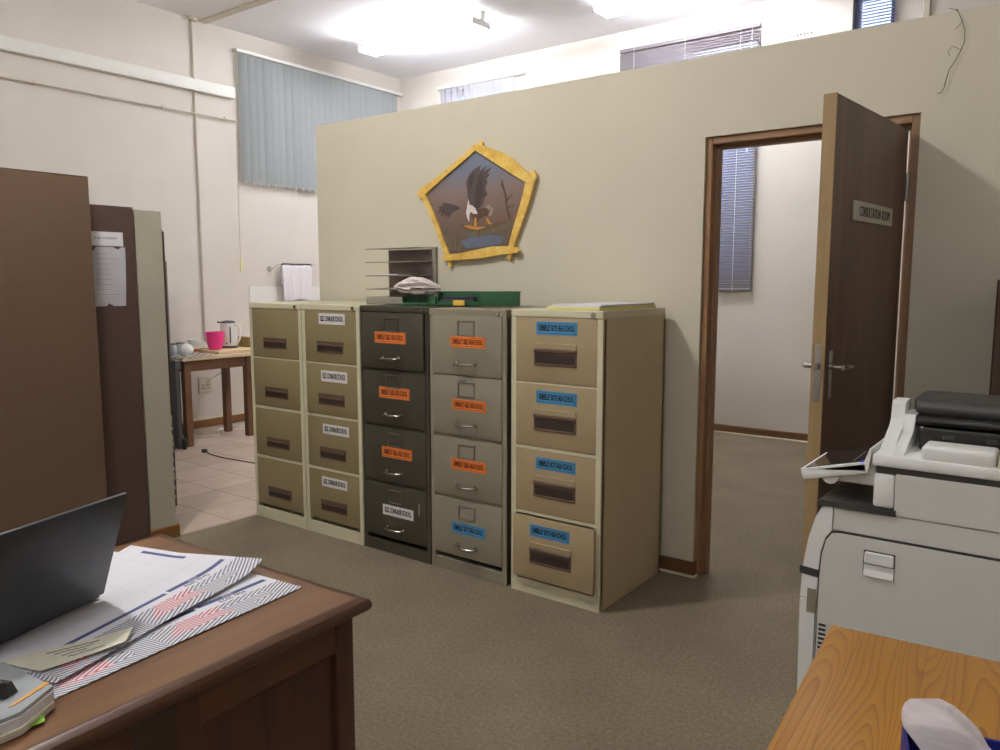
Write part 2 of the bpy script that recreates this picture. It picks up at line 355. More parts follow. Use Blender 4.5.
struct(MB().box(XL-T, XR+T, YF-T, YB+T, ZC, ZC+.12).build('ceiling', M['ceiling']), 'white flat ceiling high above the partition', 'ceiling')
WL = (1.45, 3.60, 2.50, 3.66); W2 = (-4.64, -3.64, 2.45, 3.66); W3 = (-2.26, -.92, 1.42, 3.68); W4 = (-.13, .19, 1.42, 3.83)
struct(wall_cells(MB(), 'x', XL-T, XL, YF-T, YB+T, 0, ZC, [WL]).build('wall_left', M['wall'], smooth=False), 'tall pale wall with the blue-grey blind', 'wall')
struct(wall_cells(MB(), 'y', YB, YB+T, XL, XR, 0, ZC, [W2, W3, W4]).build('wall_back', M['wall'], smooth=False), 'tall pale wall beyond the partition with blinds', 'wall')
struct(MB().box(XR, XR+T, YF-T, YB+T, 0, ZC).build('wall_right', M['wall']), 'pale wall closing the office', 'wall')
struct(MB().box(XL, XR, YF-T, YF, 0, ZC).build('wall_front', M['wall']), 'pale wall behind the viewpoint', 'wall')
struct(wall_cells(MB(), 'y', 0, .11, -2.559, XR, 0, ZP, [(.1513, 1.0383, -1, 2.105)]).build('wall_partition', M['partition'], smooth=False), 'cream partition wall that stops below the ceiling', 'wall')
struct(MB().box(-2.559, -2.45, .11, YB, 0, ZP).build('wall_consulting', M['partition']), 'side wall of the consulting room', 'wall')
mb = MB().box(XL, -2.452, -1.335, -1.178, 0, 1.826, bev=.004)
for k in range(15):                                            # chipped plaster down the far corner
    z = .1+1.1*k/26+random.uniform(-.02, .02); r = random.uniform(.002, .005)
    mb.box(-2.452-r*2, -2.450, -1.180-r, -1.177+random.uniform(.001, .006), z, z+random.uniform(.012, .035), bev=.002)
struct(mb.build('wall_stub', M['stub']), 'low cream wall end with chipped corner beside the dark cupboard', 'wall')
struct(MB().box(-2.465, -2.438, -1.345, -1.165, 0, .075, bev=.004).box(-2.7, -2.465, -1.178, -1.163, 0, .075, bev=.004).build('baseboard_stub', M['skirt_y']), 'wooden skirting round the chipped wall end', 'baseboard')
struct(MB().box(-.02, .1513, -.016, 0, .012, .078, bev=.004).box(1.0383, XR, -.016, 0, .012, .078, bev=.004).box(.1513, .165, -.016, .03, .012, .078, bev=.003).build('baseboard_partition', M['skirt']), 'dark wooden skirting along the partition', 'baseboard')
struct(MB().box(-.02, .1513, -.024, 0, 0, .012, bev=.003).box(.1513, .172, -.024, .03, 0, .012, bev=.003).build('trim_3', M['cab_cream']), 'cream bead under the partition skirting', 'trim')
struct(MB().box(-2.45, XR, YB-.016, YB, .012, .08, bev=.004).build('baseboard_back', M['skirt']), 'wooden skirting along the back wall', 'baseboard')
struct(MB().box(-2.45, XR, YB-.04, YB, 0, .014, bev=.004).build('trim_4', M['cab_cream']), 'cream bead under the back wall skirting', 'trim')
struct(MB().box(XL, XL+.016, -1.1, YB, .012, .085, bev=.004).build('baseboard_left', M['skirt_y']), 'brown skirting behind the kitchen table', 'baseboard')
struct(MB().box(XL, XL+.022, -1.1, YB, .085, .10, bev=.003).build('trim_5', M['cab_cream']), 'cream ledge on top of the kitchen skirting', 'trim')
struct(MB().box(XL, XR, .97, 1.05, ZC-.018, ZC, bev=.004).build('trim_1', M['creampipe']), 'cover strip across the ceiling', 'trim')

def window(name, ax, p, a0, a1, z0, z1, mull, label, col='white'):
    """frame, pane and sill set in the wall thickness behind plane p"""
    t = thing(name, label, 'window', kind='structure'); d0, d1 = .09, .13
    f = MB(); g = MB()
    def bx(mb, u0, u1, y0, y1, q0, q1, **k):
        if ax == 'x': mb.box(p-q1, p-q0, u0, u1, y0, y1, **k)
        else: mb.box(u0, u1, p+q0, p+q1, y0, y1, **k)
    w = .045
    bx(f, a0, a1, z0, z0+w, d0, d1, bev=.004); bx(f, a0, a1, z1-w, z1, d0, d1, bev=.004); bx(f, a0, a0+w, z0, z1, d0, d1, bev=.004); bx(f, a1-w, a1, z0, z1, d0, d1, bev=.004)
    for m in mull: bx(f, m-.02, m+.02, z0, z1, d0, d1, bev=.004)
    bx(g, a0+.01, a1-.01, z0+.01, z1-.01, d0+.018, d0+.022)
    f.build('window_frame', M[col], t); g.build('pane', M['glass'], t); return t
window('window_1', 'x', XL, *WL, [2.5], 'wide window behind the blue-grey vertical blind')
window('window_2', 'y', YB, *W2, [-4.1], 'window behind the bright white vertical blind')
window('window_3', 'y', YB, *W3, [-1.6], 'window behind the wide grey-brown slatted blind')
window('window_4', 'y', YB, *W4, [], 'narrow window behind the slatted blind tinted blue for daylight', 'bluegrey')

# ------------------------------------------------------------------ door in the partition
X0, X1, ZH = .1513, 1.0383, 2.105
fr = thing('trim_2', 'reddish-brown wooden door frame set into the partition', 'door frame', (X0, 0, 0), kind='structure')
def jamb(s, name):
    mb = MB(); x = 0 if s > 0 else X1-X0
    mb.box(x, x+s*.030, .016, .108, 0, ZH, bev=.003) if s > 0 else mb.box(x-.033, x, .016, .108, 0, ZH, bev=.003)
    if s > 0: mb.box(.02, .044, .060, .108, 0, ZH-.03, bev=.002)
    else: mb.box(x-.046, x-.03, .060, .108, 0, ZH-.03, bev=.002)
    mb.build(name, M['doorframe'], fr)
jamb(1, 'jamb'); jamb(-1, 'jamb')
MB().box(.028, X1-X0-.03, .016, .108, ZH-.034, ZH, bev=.003).box(.03, X1-X0-.03, .060, .108, ZH-.05, ZH-.03, bev=.002).build('head', M['doorframe_x'], fr)
MB().box(.029, .0315, .035, .055, 1.06, 1.2).build('strike_plate', M['steel'], fr)
MB().cyl((.008, .010, 1.45), (.008, .017, 1.45), .006, n=10).build('screw_plug', M['dooredge'], fr)

dvec = Vector((-.07, -.83, 0)).normalized()
dr = thing('door_1', 'dark brown veneered door standing open into the office', 'door', (1.0, -.004, 0), math.atan2(dvec.y, dvec.x), kind='structure')
# local x runs from the hinge to the free edge; local +y looks to the camera side (+x of the room)
DW = .822; DT = .042
MB().box(.004, DW-.002, -DT, 0, .012, 2.042, bev=.002).build('door_leaf', M['doorface'], dr)
MB().box(DW-.003, DW+.003, -DT-.0005, .0005, .012, 2.043, bev=.001).build('edge_lipping', M['dooredge'], dr)
lp = MB().box(DW+.0025, DW+.005, -.033, -.009, 1.045, 1.235, bev=.001).cyl((DW+.004, -.021, 1.06), (DW+.006, -.021, 1.06), .005, n=10).cyl((DW+.004, -.021, 1.222), (DW+.006, -.021, 1.222), .005, n=10)
lp.build('lock_plate', M['chrome'], dr)
MB().box(DW+.004, DW+.016, -.028, -.014, 1.15, 1.175, bev=.003).build('latch', M['steel'], dr)
for s in (1, -1):
    y = 0 if s > 0 else -DT
    h = MB().box(DW-.066, DW-.034, min(y, y+s*.004), max(y, y+s*.004), 1.048, 1.212, bev=.0015)
    h.cyl((DW-.05, y, 1.158), (DW-.05, y+s*.042, 1.158), .009, n=12)
    h.tube([(DW-.05, y+s*.042, 1.158), (DW-.085, y+s*.046, 1.158), (DW-.15, y+s*.044, 1.154), (DW-.168, y+s*.038, 1.152)], [.0085, .0085, .007, .006], 10)
    h.build('door_handle', M['chrome'], dr)
for z in (.24, 1.82):
    MB().cyl((-.003, .004, z-.05), (-.003, .004, z+.05), .008, n=12).cyl((-.003, .004, z-.056), (-.003, .004, z-.05), .005, .008, n=12).cyl((-.003, .004, z+.05), (-.003, .004, z+.056), .008, .005, n=12).build('hinge', M['steel'], dr)
Ms = Matrix.Translation((.405, .0105, 1.685)) @ Matrix.Rotation(PI, 4, 'Z') @ Matrix.Rotation(PI/2, 4, 'X')
MB().box(.192, .622, 0, .010, 1.652, 1.720, bev=.002).text('CONSULTATION  ROOM', .050, Ms, 1, sx=.62).build('door_sign', [plain('pale_sign_plate', (180, 178, 164), .5, var=.03), M['ink']], dr)['label'] = 'grey sign reading CONSULTATION ROOM'

# ------------------------------------------------------------------ ceiling lights
M['tube'] = emit('lit_fluorescent_tube', (248, 249, 255), 68.0)
LX1, LY1 = -3.80, 2.40
def fluoro(name, label, loc, rz, L=1.5):
    t = thing(name, label, 'ceiling light', loc, rz, 'fluorescent ceiling lights')
    MB().box(-L/2-.03, L/2+.03, -.035, .035, -.075, 0, bev=.006).build('batten', M['white'], t)
    for y in (-.11, .11):
        MB().cyl((-L/2+.01, y, -.105), (L/2-.01, y, -.105), .017, n=14).build('tube', M['tube'], t)
    for s in (-1, 1):
        MB().box(s*L/2-.010, s*L/2+.010, -.13, .13, -.130, -.07, bev=.005).build('lamp_holder', M['white'], t)
    return t
fluoro('fluorescent_light', 'twin tube light on the ceiling over the kitchen corner', (LX1, LY1, ZC), 0)
fluoro('fluorescent_light', 'twin tube light on the ceiling over the consulting room', (-1.27, 2.80, ZC), 0)
fluoro('fluorescent_light', 'unseen twin tube light added as fill on the ceiling behind the viewpoint', (1.3, -5.0, ZC), 0, .9)  # added out of view to brighten the desk, papers and copier
gl = thing('globe_light', 'round globe lamp on the ceiling above the open carpet between the desks', 'ceiling light', (-1.40, -2.35, ZC))
MB().cyl((0, 0, -.05), (0, 0, 0), .075, .085, n=24).build('lamp_base', M['white'], gl)
bmx = bmesh.new(); bmesh.ops.create_uvsphere(bmx, u_segments=32, v_segments=20, radius=.13); MB().bm(bmx, 0, Matrix.Translation((0, 0, -.165))).build('globe', emit('lit_opal_globe', (252, 250, 246), 140.0), gl)

# ------------------------------------------------------------------ fittings on the left wall
tag(MB().box(XL+.001, XL+.06, YF+.02, .868, 3.243, 3.352, bev=.006).box(XL+.030, XL+.06, .868, .912, 3.243, 3.352).box(XL+.001, XL+.06, 0.912, 1.31, 3.243, 3.352, bev=.006).box(XL+.06, XL+.063, YF+.02, 1.309, 3.262, 3.333, bev=.001).build('cable_trunking', M['duct']), 'white square cable trunking running level along the pale wall', 'trunking')
mb = MB().cyl((XL+.014, .89, 0.86), (XL+.014, .89, ZC), .0105, n=12).cyl((XL+.03, .89, ZC-.03), (XL+.03, .89, ZC-.002), .045, .05, n=16)
for z in (1.2, 2.0, 2.8): mb.box(XL+.001, XL+.027, .877, .903, z, z+.012, bev=.003)
tag(mb.build('conduit_pipe', M['creampipe']), 'vertical painted conduit rising to the ceiling past the trunking', 'pipe')
mb = MB().cyl((XL+.034, YF+.02, 3.046), (XL+.034, 1.33, 3.036), .009, n=10)
for y in (-2.2, -.55, .55, 1.2): mb.box(XL+.001, XL+.045, y-.010, y+.010, 3.029, 3.054, bev=.003)
tag(mb.build('conduit_pipe', M['creampipe']), 'thin horizontal conduit running just below the white trunking', 'pipe')

# ------------------------------------------------------------------ blinds
def vertical_blind(label, axis, p, a0, a1, z0, z1, vane, w, tilt, mat, missing=(), cord=None):
    loc = (p, a0, z0) if axis == 'x' else (a0, p, z0)
    t = thing('vertical_blind', label, 'blind', loc)
    n = int((a1-a0)/vane); H = z1-z0
    R = Matrix.Rotation(PI/2, 4, 'Z') @ Matrix.Scale(-1, 4, (0, 1, 0)) if axis == 'x' else Matrix.Identity(4)
    # local u along the wall, q out of the wall into the room
    def P(u, q, z): return Vector((q, u, z)) if axis == 'x' else Vector((u, -q, z))
    L = a1-a0
    hr = MB(); a = P(-.03, .035, H-.020); b = P(L+.06, .075, H+.010)
    hr.box(min(a.x, b.x), max(a.x, b.x), min(a.y, b.y), max(a.y, b.y), a.z, b.z, bev=.004)
    for u in (-.02, L*.5, L+.05):
        a = P(u-.012, .002, H-.012); b = P(u+.012, .05, H+.016); hr.box(min(a.x, b.x), max(a.x, b.x), min(a.y, b.y), max(a.y, b.y), a.z, b.z, bev=.002)
    hr.build('headrail', M['duct'], t)
    v = MB(); h = MB()
    for i in range(n):
        if i in missing: continue
        u = vane*(i+.5); g = math.radians(tilt+random.uniform(-10, 10)); ll = random.uniform(-.004, .004)
        c, s_ = math.cos(g)*w/2, math.sin(g)*w/2
        def fn(k, j, u=u, c=c, s_=s_, ll=ll): return P(u-c+2*c*k+ll*j, .055-s_+2*s_*k+.006*math.sin(PI*k), (H-.03)*(1-j)+.004)
        v.grid(fn, 3, 5, 0, P(0, -.0012, 0))
        h.add([P(u-.006, .058, H-.03), P(u+.006, .058, H-.03), P(u+.006, .058, H-.06), P(u-.006, .058, H-.06)], [[0, 1, 2, 3]])
        h.box(*(lambda a, b: (min(a.x, b.x), max(a.x, b.x), min(a.y, b.y), max(a.y, b.y), -.012, .02))(P(u-.011, .052, 0), P(u+.011, .060, 0)), bev=.002)
    b0 = len(v.v); v.v += h.v; v.f += [[b0+i for i in f] for f in h.f]; v.m += [1]*len(h.f); v.build('fabric_vane', [mat, M['duct']], t)
    if cord:
        m = MB(); q = P(-.055, .05, 0); e = P(-.085, .05, 0)
        m.tube([P(-.02, .05, H-.01), P(-.04, .05, H-.5), P(-.06, .05, H-1.2), P(cord[0], .05, cord[1]-z0)], .0035, 6)
        c_ = m.build('pull_cord', M['creampipe'], t)
        MB().cyl(P(cord[0], .05, cord[1]-z0-.14), P(cord[0], .05, cord[1]-z0), .011, .008, n=10).build('cord_weight', M['yellow_paper'], c_)
    return t
vertical_blind('blue-grey vertical blind hanging on the pale wall above the towel', 'x', XL, 1.362, 3.62, 2.44, 3.72, .089, .088, 12, M['vane_grey'], cord=(-.06, 1.69))
vertical_blind('white vertical blind glowing with daylight over the partition top', 'y', YB, -4.66, -3.52, 2.42, 3.70, .089, .089, 9, M['vane_white'])
def venetian(label, x0, x1, z0, z1, pitch, tilt, mat, name='venetian_blind', open_from=None, sw=.028):
    t = thing(name, label, 'blind', (x0, YB, z0)); L = x1-x0; H = z1-z0
    MB().box(0, L, -.055, -.02, H-.035, H, bev=.004).build('headrail', mat, t)
    MB().box(0, L, -.05, -.025, 0, .02, bev=.004).build('bottom_rail', mat, t)
    s = MB(); z = .035
    while z < H-.05:
        def fn(k, j, z=z):
            g = tilt
            if open_from is not None: g = tilt-(tilt-48)*max(0, min(1, (k-open_from)/.25))
            g = math.radians(g); q = (j-.5)*sw
            return (L*k, -.038+q*math.cos(g), z+q*math.sin(g)+.003*math.sin(PI*j))
        s.grid(fn, 10 if open_from is not None else 1, 2, 0, .0008); z += pitch
    s.build('slat_stack', mat, t)
    c = MB()
    for k in (.12, .5, .88): c.cyl((L*k, -.067, 0), (L*k, -.067, H), .002, n=6)
    c.build('ladder_cord', M['duct'], t)
    m = MB().tube([(L-.06, -.075, H-.03), (L-.07, -.078, H*.55)], .003, 6).cyl((L-.07, -.078, H*.55-.05), (L-.07, -.078, H*.55), .008, .005, n=8)
    m.build('pull_cord', M['duct'], t); return t
venetian('wide grey-brown slatted blind reaching down into the consulting room', -2.29, -.89, 1.36, 3.73, .0235, 68, M['venetian'], open_from=.42)
venetian('narrow slatted blind, tinted blue for daylight, above the open door', -.065, .20, 1.36, 3.86, .0245, 40, M['venetian_daylit'])
struct(MB().box(.40, .45, YB-.03, YB, 1.3, ZC, bev=.004).build('trim_6', M['creampipe']), 'painted upright strip on the back wall above the door', 'trim')
vb = MB().box(-.66, -.43, YB-.006, YB+.002, 3.50, 3.60, bev=.002)
for r in range(2):
    for k in range(7): vb.cyl((-.637+k*.030, YB-.0075, 3.575-r*.045), (-.637+k*.030, YB-.003, 3.575-r*.045), .009, n=10, mi=1)
tag(vb.build('air_vent', [M['wall'], M['black']]), 'small air brick with a row of round holes in the back wall', 'vent')

# thread hanging over the partition
pts = [(954, -3), (957, 10), (962, 20), (965, 30), (964.5, 42), (960, 52), (955, 61), (949, 70), (946, 80), (944, 88), (940, 93.5), (937, 93)]
P3 = []
for i, (u, v) in enumerate(pts):
    q = at(u, max(v, 4.5), 'y', -.012); P3.append(q)
P3[0] = Vector((P3[1].x-.01, .04, ZP+.012)); P3[1].z = ZP+.004
th = MB().tube(P3, .0014, 6)
th.tube([at(963, 20, 'y', -.012), at(958, 27, 'y', -.012), at(955, 29, 'y', -.02)], .0010, 5)
th.tube([at(961, 50, 'y', -.012), at(953, 46, 'y', -.03), at(948, 51, 'y', -.04), at(949.5, 56, 'y', -.035)], .0010, 5)
th.tube([at(957, 10, 'y', -.012), at(951, 8.5, 'y', -.02), at(949, 8.5, 'y', -.02)], .0010, 5)
tag(th.build('hanging_twine', M['twine']), 'thin dark twine dangling over the top of the partition', 'twine')

# ------------------------------------------------------------------ filing cabinets
CY = -.6504; CD = .598                                       # front plane and depth
DZ = [1.285, .990, .684, .378]; DH = .290
def text_label(mb, body, x0, x1, zt, zb, y, mi_paper, mi_ink, border=True):
    mb.box(x0, x1, y-.0012, y, zb, zt, mi_paper)
    w, h = x1-x0, zt-zb
    if border:
        e = .006
        for a in ((x0+e, x1-e, zt-e-.0018, zt-e), (x0+e, x1-e, zb+e, zb+e+.0018), (x0+e, x0+e+.0018, zb+e, zt-e), (x1-e-.0018, x1-e, zb+e, zt-e)):
            mb.box(a[0], a[1], y-.0016, y-.0012, a[2], a[3], mi_ink)
    Mt = Matrix.Translation(((x0+x1)/2, y-.0016, (zt+zb)/2)) @ Matrix.Rotation(PI/2, 4, 'X')
    cu = bpy.data.curves.new('m', 'FONT'); cu.body = body; cu.size = h*.66; cu.offset = .0006
    o = bpy.data.objects.new('m', cu); COL.objects.link(o); wd = o.evaluated_get(bpy.context.evaluated_depsgraph_get()).dimensions.x
    bpy.data.objects.remove(o); bpy.data.curves.remove(cu)
    mb.text(body, h*.66, Mt, mi_ink, sx=(w*.86)/wd, bold=.0013, depth=.0003)
LAB = {'b': ('lab_blue', 'ink', "KIMBERLEY BOYS HIGH SCHOOL"), 'o': ('lab_orange', 'ink_brown', 'KIMBERLEY GIRLS HIGH SCHOOL'), 'w': ('lab_white', 'ink', 'ELIZ. CONRADIE SCHOOL')}
def cabinet(label, x0, x1, style, labels, H=1.32, pulls=(0, 0, 0, 0)):
    """four-drawer cabinet: local origin at the bottom front left corner, x right, y back"""
    t = thing('filing_cabinet', label, 'filing cabinet', (x0+.003, CY, 0), 0, 'four-drawer filing cabinets'); W = x1-x0-.006
    modern = style in 'AE'
    shell = {'A': 'cab_cream', 'E': 'cab_cream', 'C': 'cab_dark', 'D': 'cab_grey'}[style]
    face = {'A': 'cab_olive', 'E': 'cab_tan', 'C': 'cab_dark', 'D': 'cab_grey'}[style]
    b = MB(); st = .028 if modern else .026
    b.box(0, .012, .012, CD, 0, H-.001, bev=.002).box(W-.012, W, .012, CD, 0, H-.001, bev=.002).box(0, W, CD-.012, CD, 0, H-.001).box(.01, W-.01, .02, CD, 0.03, .06)
    b.box(0, st, 0, .03, 0, H-.03, bev=.003).box(W-st, W, 0, .03, 0, H-.03, bev=.003)
    b.box(st-.004, W-st+.004, .0015, .03, 0, .062, bev=.002)
    for z in DZ[:3]: b.box(st-.004, W-st+.004, .006, .03, z-DH-.016, z-DH+.001, bev=.002)
    b.box(st, W-st, .24, .245, .06, H-.03)
    b.build('carcass', M['cab_side'] if style == 'E' else M[shell], t)
    MB().box(-.001, W+.001, -.004, CD, H-.034, H, bev=.004).build('top_panel', M[shell], t)
    MB().cyl((W-.045, -.004, H-.018), (W-.045, -.011, H-.018), .0105, n=14).box(W-.0465, W-.0435, -.0125, -.0105, H-.026, H-.010).build('lock', M['chrome'], t)
    if modern:                                                # pale stile and rail faces of the front
        ff = MB().box(.0, st-.001, -.0015, .002, 0.0, H-.034, bev=.001).box(W-st+.001, W, -.0015, .002, 0, H-.034, bev=.001)
        [ff.box(st-.002, W-st+.002, -.0015, .004, z-DH-.0145, z-DH-.0015, bev=.001) for z in DZ[:3]]; ff.box(st-.002, W-st+.002, -.0015, .004, 0, .070, bev=.001); ff.build('front_frame', M[shell], t)
    for k in range(4):
        zt = DZ[k]; zb = zt-DH; dy = -pulls[k]; y0 = dy-(.002 if modern else .004)
        d = MB(); xa, xb = st-.002, W-st+.002
        if pulls[k] > .02: xa, xb = .032, W-.014
        d.box(xa, xb, y0, dy+.018, zb, zt, bev=.003, seg=2)
        d.box(st+.01, st+.014, .01+dy, .22+dy, zb+.02, zt-.06).box(W-st-.014, W-st-.01, .01+dy, .22+dy, zb+.02, zt-.06).box(st+.01, W-st-.01, .01+dy, .22+dy, zb+.02, zb+.024)
        dr_ = d.build('drawer', M[face], t)
        cx = W/2
        if modern:
            hw, z1, z0 = .111, zt-.14+(-.02), zt-.205-.02
            if style == 'A':
                hw, z1, z0 = .107, zt-.168, zt-.232
                h = MB().box(cx-hw, cx+hw, y0-.004, y0+.001, z0, z1, 0, bev=.0015).box(cx-hw+.008, cx+hw-.008, y0-.0050, y0-.0038, z0+.010, z1-.026, 1).box(cx-hw+.006, cx+hw-.006, y0-.009, y0-.003, z1-.028, z1-.020, 0, bev=.002)
                h.build('handle', [M['recess'], M['recess_dark']], dr_)
            else:
                z1 = zt-.140; z0 = zt-.212
                h = MB().box(cx-hw, cx+hw, y0-.003, y0+.001, z0, z1, 0, bev=.001).box(cx-hw+.010, cx+hw-.010, y0-.0042, y0-.0028, z0+.012, z1-.022, 1).box(cx-hw, cx+hw, y0-.010, y0-.002, z1-.012, z1, 0, bev=.002).box(cx-hw, cx+hw, y0-.005, y0-.002, z0, z0+.008, 0, bev=.001)
                h.build('handle', [M['recess'], M['recess_dark']], dr_)
                MB().box(cx-hw, cx+hw, y0-.006, y0+.001, z1+.001, z1+.028, bev=.002).box(cx-hw+.006, cx-.006, y0-.0072, y0-.0055, z1+.020, z1+.0225).box(cx+.004, cx+hw-.01, y0-.0072, y0-.0055, z1+.022, z1+.0245).build('card_holder', M['cab_tan'], dr_)
        else:
            zc = {'C': .050, 'D': .060}[style]; h = MB()
            zh = zt-.062
            for a in ((cx-.052, cx+.052, zh+.030, zh+.036), (cx-.052, cx+.052, zh-.036, zh-.030), (cx-.052, cx-.046, zh-.036, zh+.036), (cx+.046, cx+.052, zh-.036, zh+.036)):
                h.box(a[0], a[1], y0-.004, y0+.001, a[2], a[3], bev=.001)
            h.build('card_holder', M['steel'], dr_)
            zp = zt-.232; g = MB()
            for s in (-1, 1): g.cyl((cx+s*.056, y0, zp), (cx+s*.056, y0-.006, zp), .011, n=12)
            g.tube([(cx-.056, y0, zp), (cx-.056, y0-.022, zp), (cx-.046, y0-.032, zp-.002), (cx, y0-.036, zp-.004), (cx+.046, y0-.032, zp-.002), (cx+.056, y0-.022, zp), (cx+.056, y0, zp)], .0062, 10)
            g.build('handle', M['chrome'], dr_)
        L = labels[k]
        if L:
            pm, im, body = LAB[L[0]]; mb = MB(); lx = cx+L[1]; lz = zt-L[2]
            text_label(mb, body, lx-L[3]/2, lx+L[3]/2, lz+L[4]/2, lz-L[4]/2, y0-.0002, 0, 1, L[0] != 'w')
            mb.build('paper_label', [M[pm], M[im]], dr_)
    if style == 'C':
        MB().box(W-.075, W-.072, -.0062, -.004, .25, .31).build('scratch_mark', M['lab_white'], t)
    if style == 'D':
        MB().box(.2, .24, -.0062, -.0038, .968, .976).build('rail_tab', M['steel'], t)
    return t
lw = [('w', -.004, .045, .212, .058)]*4
cabinet('cream filing cabinet with plain unlabelled olive drawers, beside the tiled floor', -2.4414, -1.9535, 'A', [None]*4)
cabinet('cream filing cabinet with olive drawers carrying white labels', -1.9535, -1.4756, 'A', [('w', .018, .045, .212, .060), ('w', .026, .068, .214, .062), ('w', .030, .062, .214, .056), ('w', .008, .062, .210, .056)])
cabinet('dark olive-grey filing cabinet with chrome handles and mostly orange labels', -1.4756, -.984, 'C', [('o', -.008, .127, .220, .058), ('o', .004, .120, .218, .058), ('o', .016, .130, .216, .056), ('w', .018, .139, .222, .056)], 1.32, (.012, 0, 0, 0))
cabinet('warm grey filing cabinet with chrome handles, three orange labels and one blue', -.984, -.5047, 'D', [('o', .010, .128, .216, .054), ('o', .016, .138, .208, .052), ('o', .012, .128, .216, .056), ('b', .008, .144, .210, .056)], 1.315)
cabinet('cream filing cabinet with tan drawers, blue labels and its bottom drawer ajar', -.4811, 0, 'E', [('b', .006, .045, .212, .058), ('b', .008, .058, .212, .058), ('b', .006, .056, .210, .054), ('b', -.004, .058, .212, .054)], 1.32, (0, 0, 0, .030))

# ------------------------------------------------------------------ things on top of the cabinets
rk = thing('letter_rack', 'grey metal tiered letter rack standing on the filing cabinets below the picture', 'letter rack', (-1.627, -.46, 1.3205))
RW, RD = .345, .19
MB().box(0, RW, 0, RD, 0, .04, bev=.004).build('base_tray', M['rack'], rk)
MB().box(.004, RW-.004, RD-.012, RD, .03, .302, bev=.002).build('back_panel', M['rack_back'], rk)
MB().box(RW, RW+.028, RD-.02, RD, .0, .312, bev=.002).build('side_post', M['rack'], rk)
for k in range(4):
    z = .084+.0735*k
    def fn(u, v, z=z): return (RW*u, RD*v, z+.006*v+(.002 if k == 0 else 0)*math.sin(u*3))
    s_ = MB().grid(fn, 4, 4, 0, .0035); s_.box(0, RW, -.001, .003, z-.005, z+.001, bev=.001); s_.build('shelf', M['rack'], rk)
tag(MB().grid(lambda u, v: (-1.55+.16*u, -.452+.165*v, 1.3205+.1632+.006*v), 4, 4, 0, .003).build('paper_sheaf', M['paper']), 'few white sheets lying on a middle tier of the letter rack', 'paper')

TA = .6                                                       # the trays stand at an angle on the cabinets
def green_tray(label, x0, y0, W, D, h, z, cut):
    t = thing('letter_tray', label, 'tray', (x0, y0, z), TA); m = MB(); w = .006
    m.box(0, W, 0, D, 0, .006, bev=.001).box(0, w, 0, D, 0, h, bev=.002).box(W-w, W, 0, D, 0, h, bev=.002).box(0, W, D-w, D, 0, h, bev=.002)
    m.box(cut*W, W, 0, w, 0, h, bev=.002).box(0, cut*W, 0, w, 0, h*.3, bev=.002).box(cut*W-w, cut*W, 0, D, 0, h, bev=.002)
    m.box(-.004, W+.004, D-.004, D+.002, h-.006, h, bev=.001)
    m.build('tray_body', M['green'], t); return t
gt_ = at(437, 303, 'y', -.50); g2_ = at(402, 303, 'y', -.58)
green_tray('long green plastic tray with dark folders on the grey filing cabinet', gt_.x, -.50, .425, .16, .072, 1.3212, .52)
green_tray('small green plastic tray under the crumpled bag on the dark filing cabinet', g2_.x, -.58, .178, .11, .046, 1.3212, .8)
for k, (w, z) in enumerate(((.185, 1.3225), (.178, 1.336), (.18, 1.348))):
    tag(MB().box(.012, .012+w, .012+.004*k, .145, z+.0063, z+.0173, bev=.002, M=Matrix.Translation((gt_.x, -.50, 0)) @ Matrix.Rotation(TA, 4, 'Z')).build('folder', M['navy'] if k != 1 else M['kettle_dark']), ['dark navy folder at the bottom of the long green tray', 'charcoal folder in the middle of the long green tray', 'dark navy folder topmost in the long green tray'][k], 'folder')
tag(MB().box(.085, .145, -.036, -.008, 1.3205, 1.349, bev=.004, M=Matrix.Translation((gt_.x, -.50, 0)) @ Matrix.Rotation(TA, 4, 'Z')).build('sticky_note_pad', M['yellow']), 'small yellow pad in front of the long green tray', 'note pad')
bg = MB()
def bagf(u, v):
    a = 2*PI*u; r = math.sin(PI*v)**.7
    w = .5+.5*math.cos(a)
    cr = .012*math.sin(9*a+5*v)+.008*math.sin(17*a-9*v)
    l_ = .128*(v-.5)*2; c_ = (.05+cr)*r*math.cos(a); return (-1.196+l_*.825-c_*.565, -.500+l_*.565+c_*.825, 1.414+(.036+cr*.8)*r*math.sin(a)+.008*math.sin(4*v))
bg.grid(bagf, 40, 24); tag(bg.build('plastic_bag', M['bag'], ang=80), 'crumpled white plastic bag lying on the small green tray', 'bag')
fo = MB().box(-.295, -.028, -.640, -.10, 1.3205, 1.3345, bev=.002)
tag(fo.build('folder', M['yellow_paper']), 'pale yellow folder on the tan-drawered filing cabinet', 'folder')
pm_ = MB()
for k in range(4): pm_.box(-.288+.004*k, -.034+.003*k, -.632+.003*k, -.11-.004*k, 1.335+.0025*k, 1.3372+.0025*k)
tag(pm_.build('paper_sheaf', M['paper']), 'flat sheaf of white paper on the pale yellow folder', 'paper')

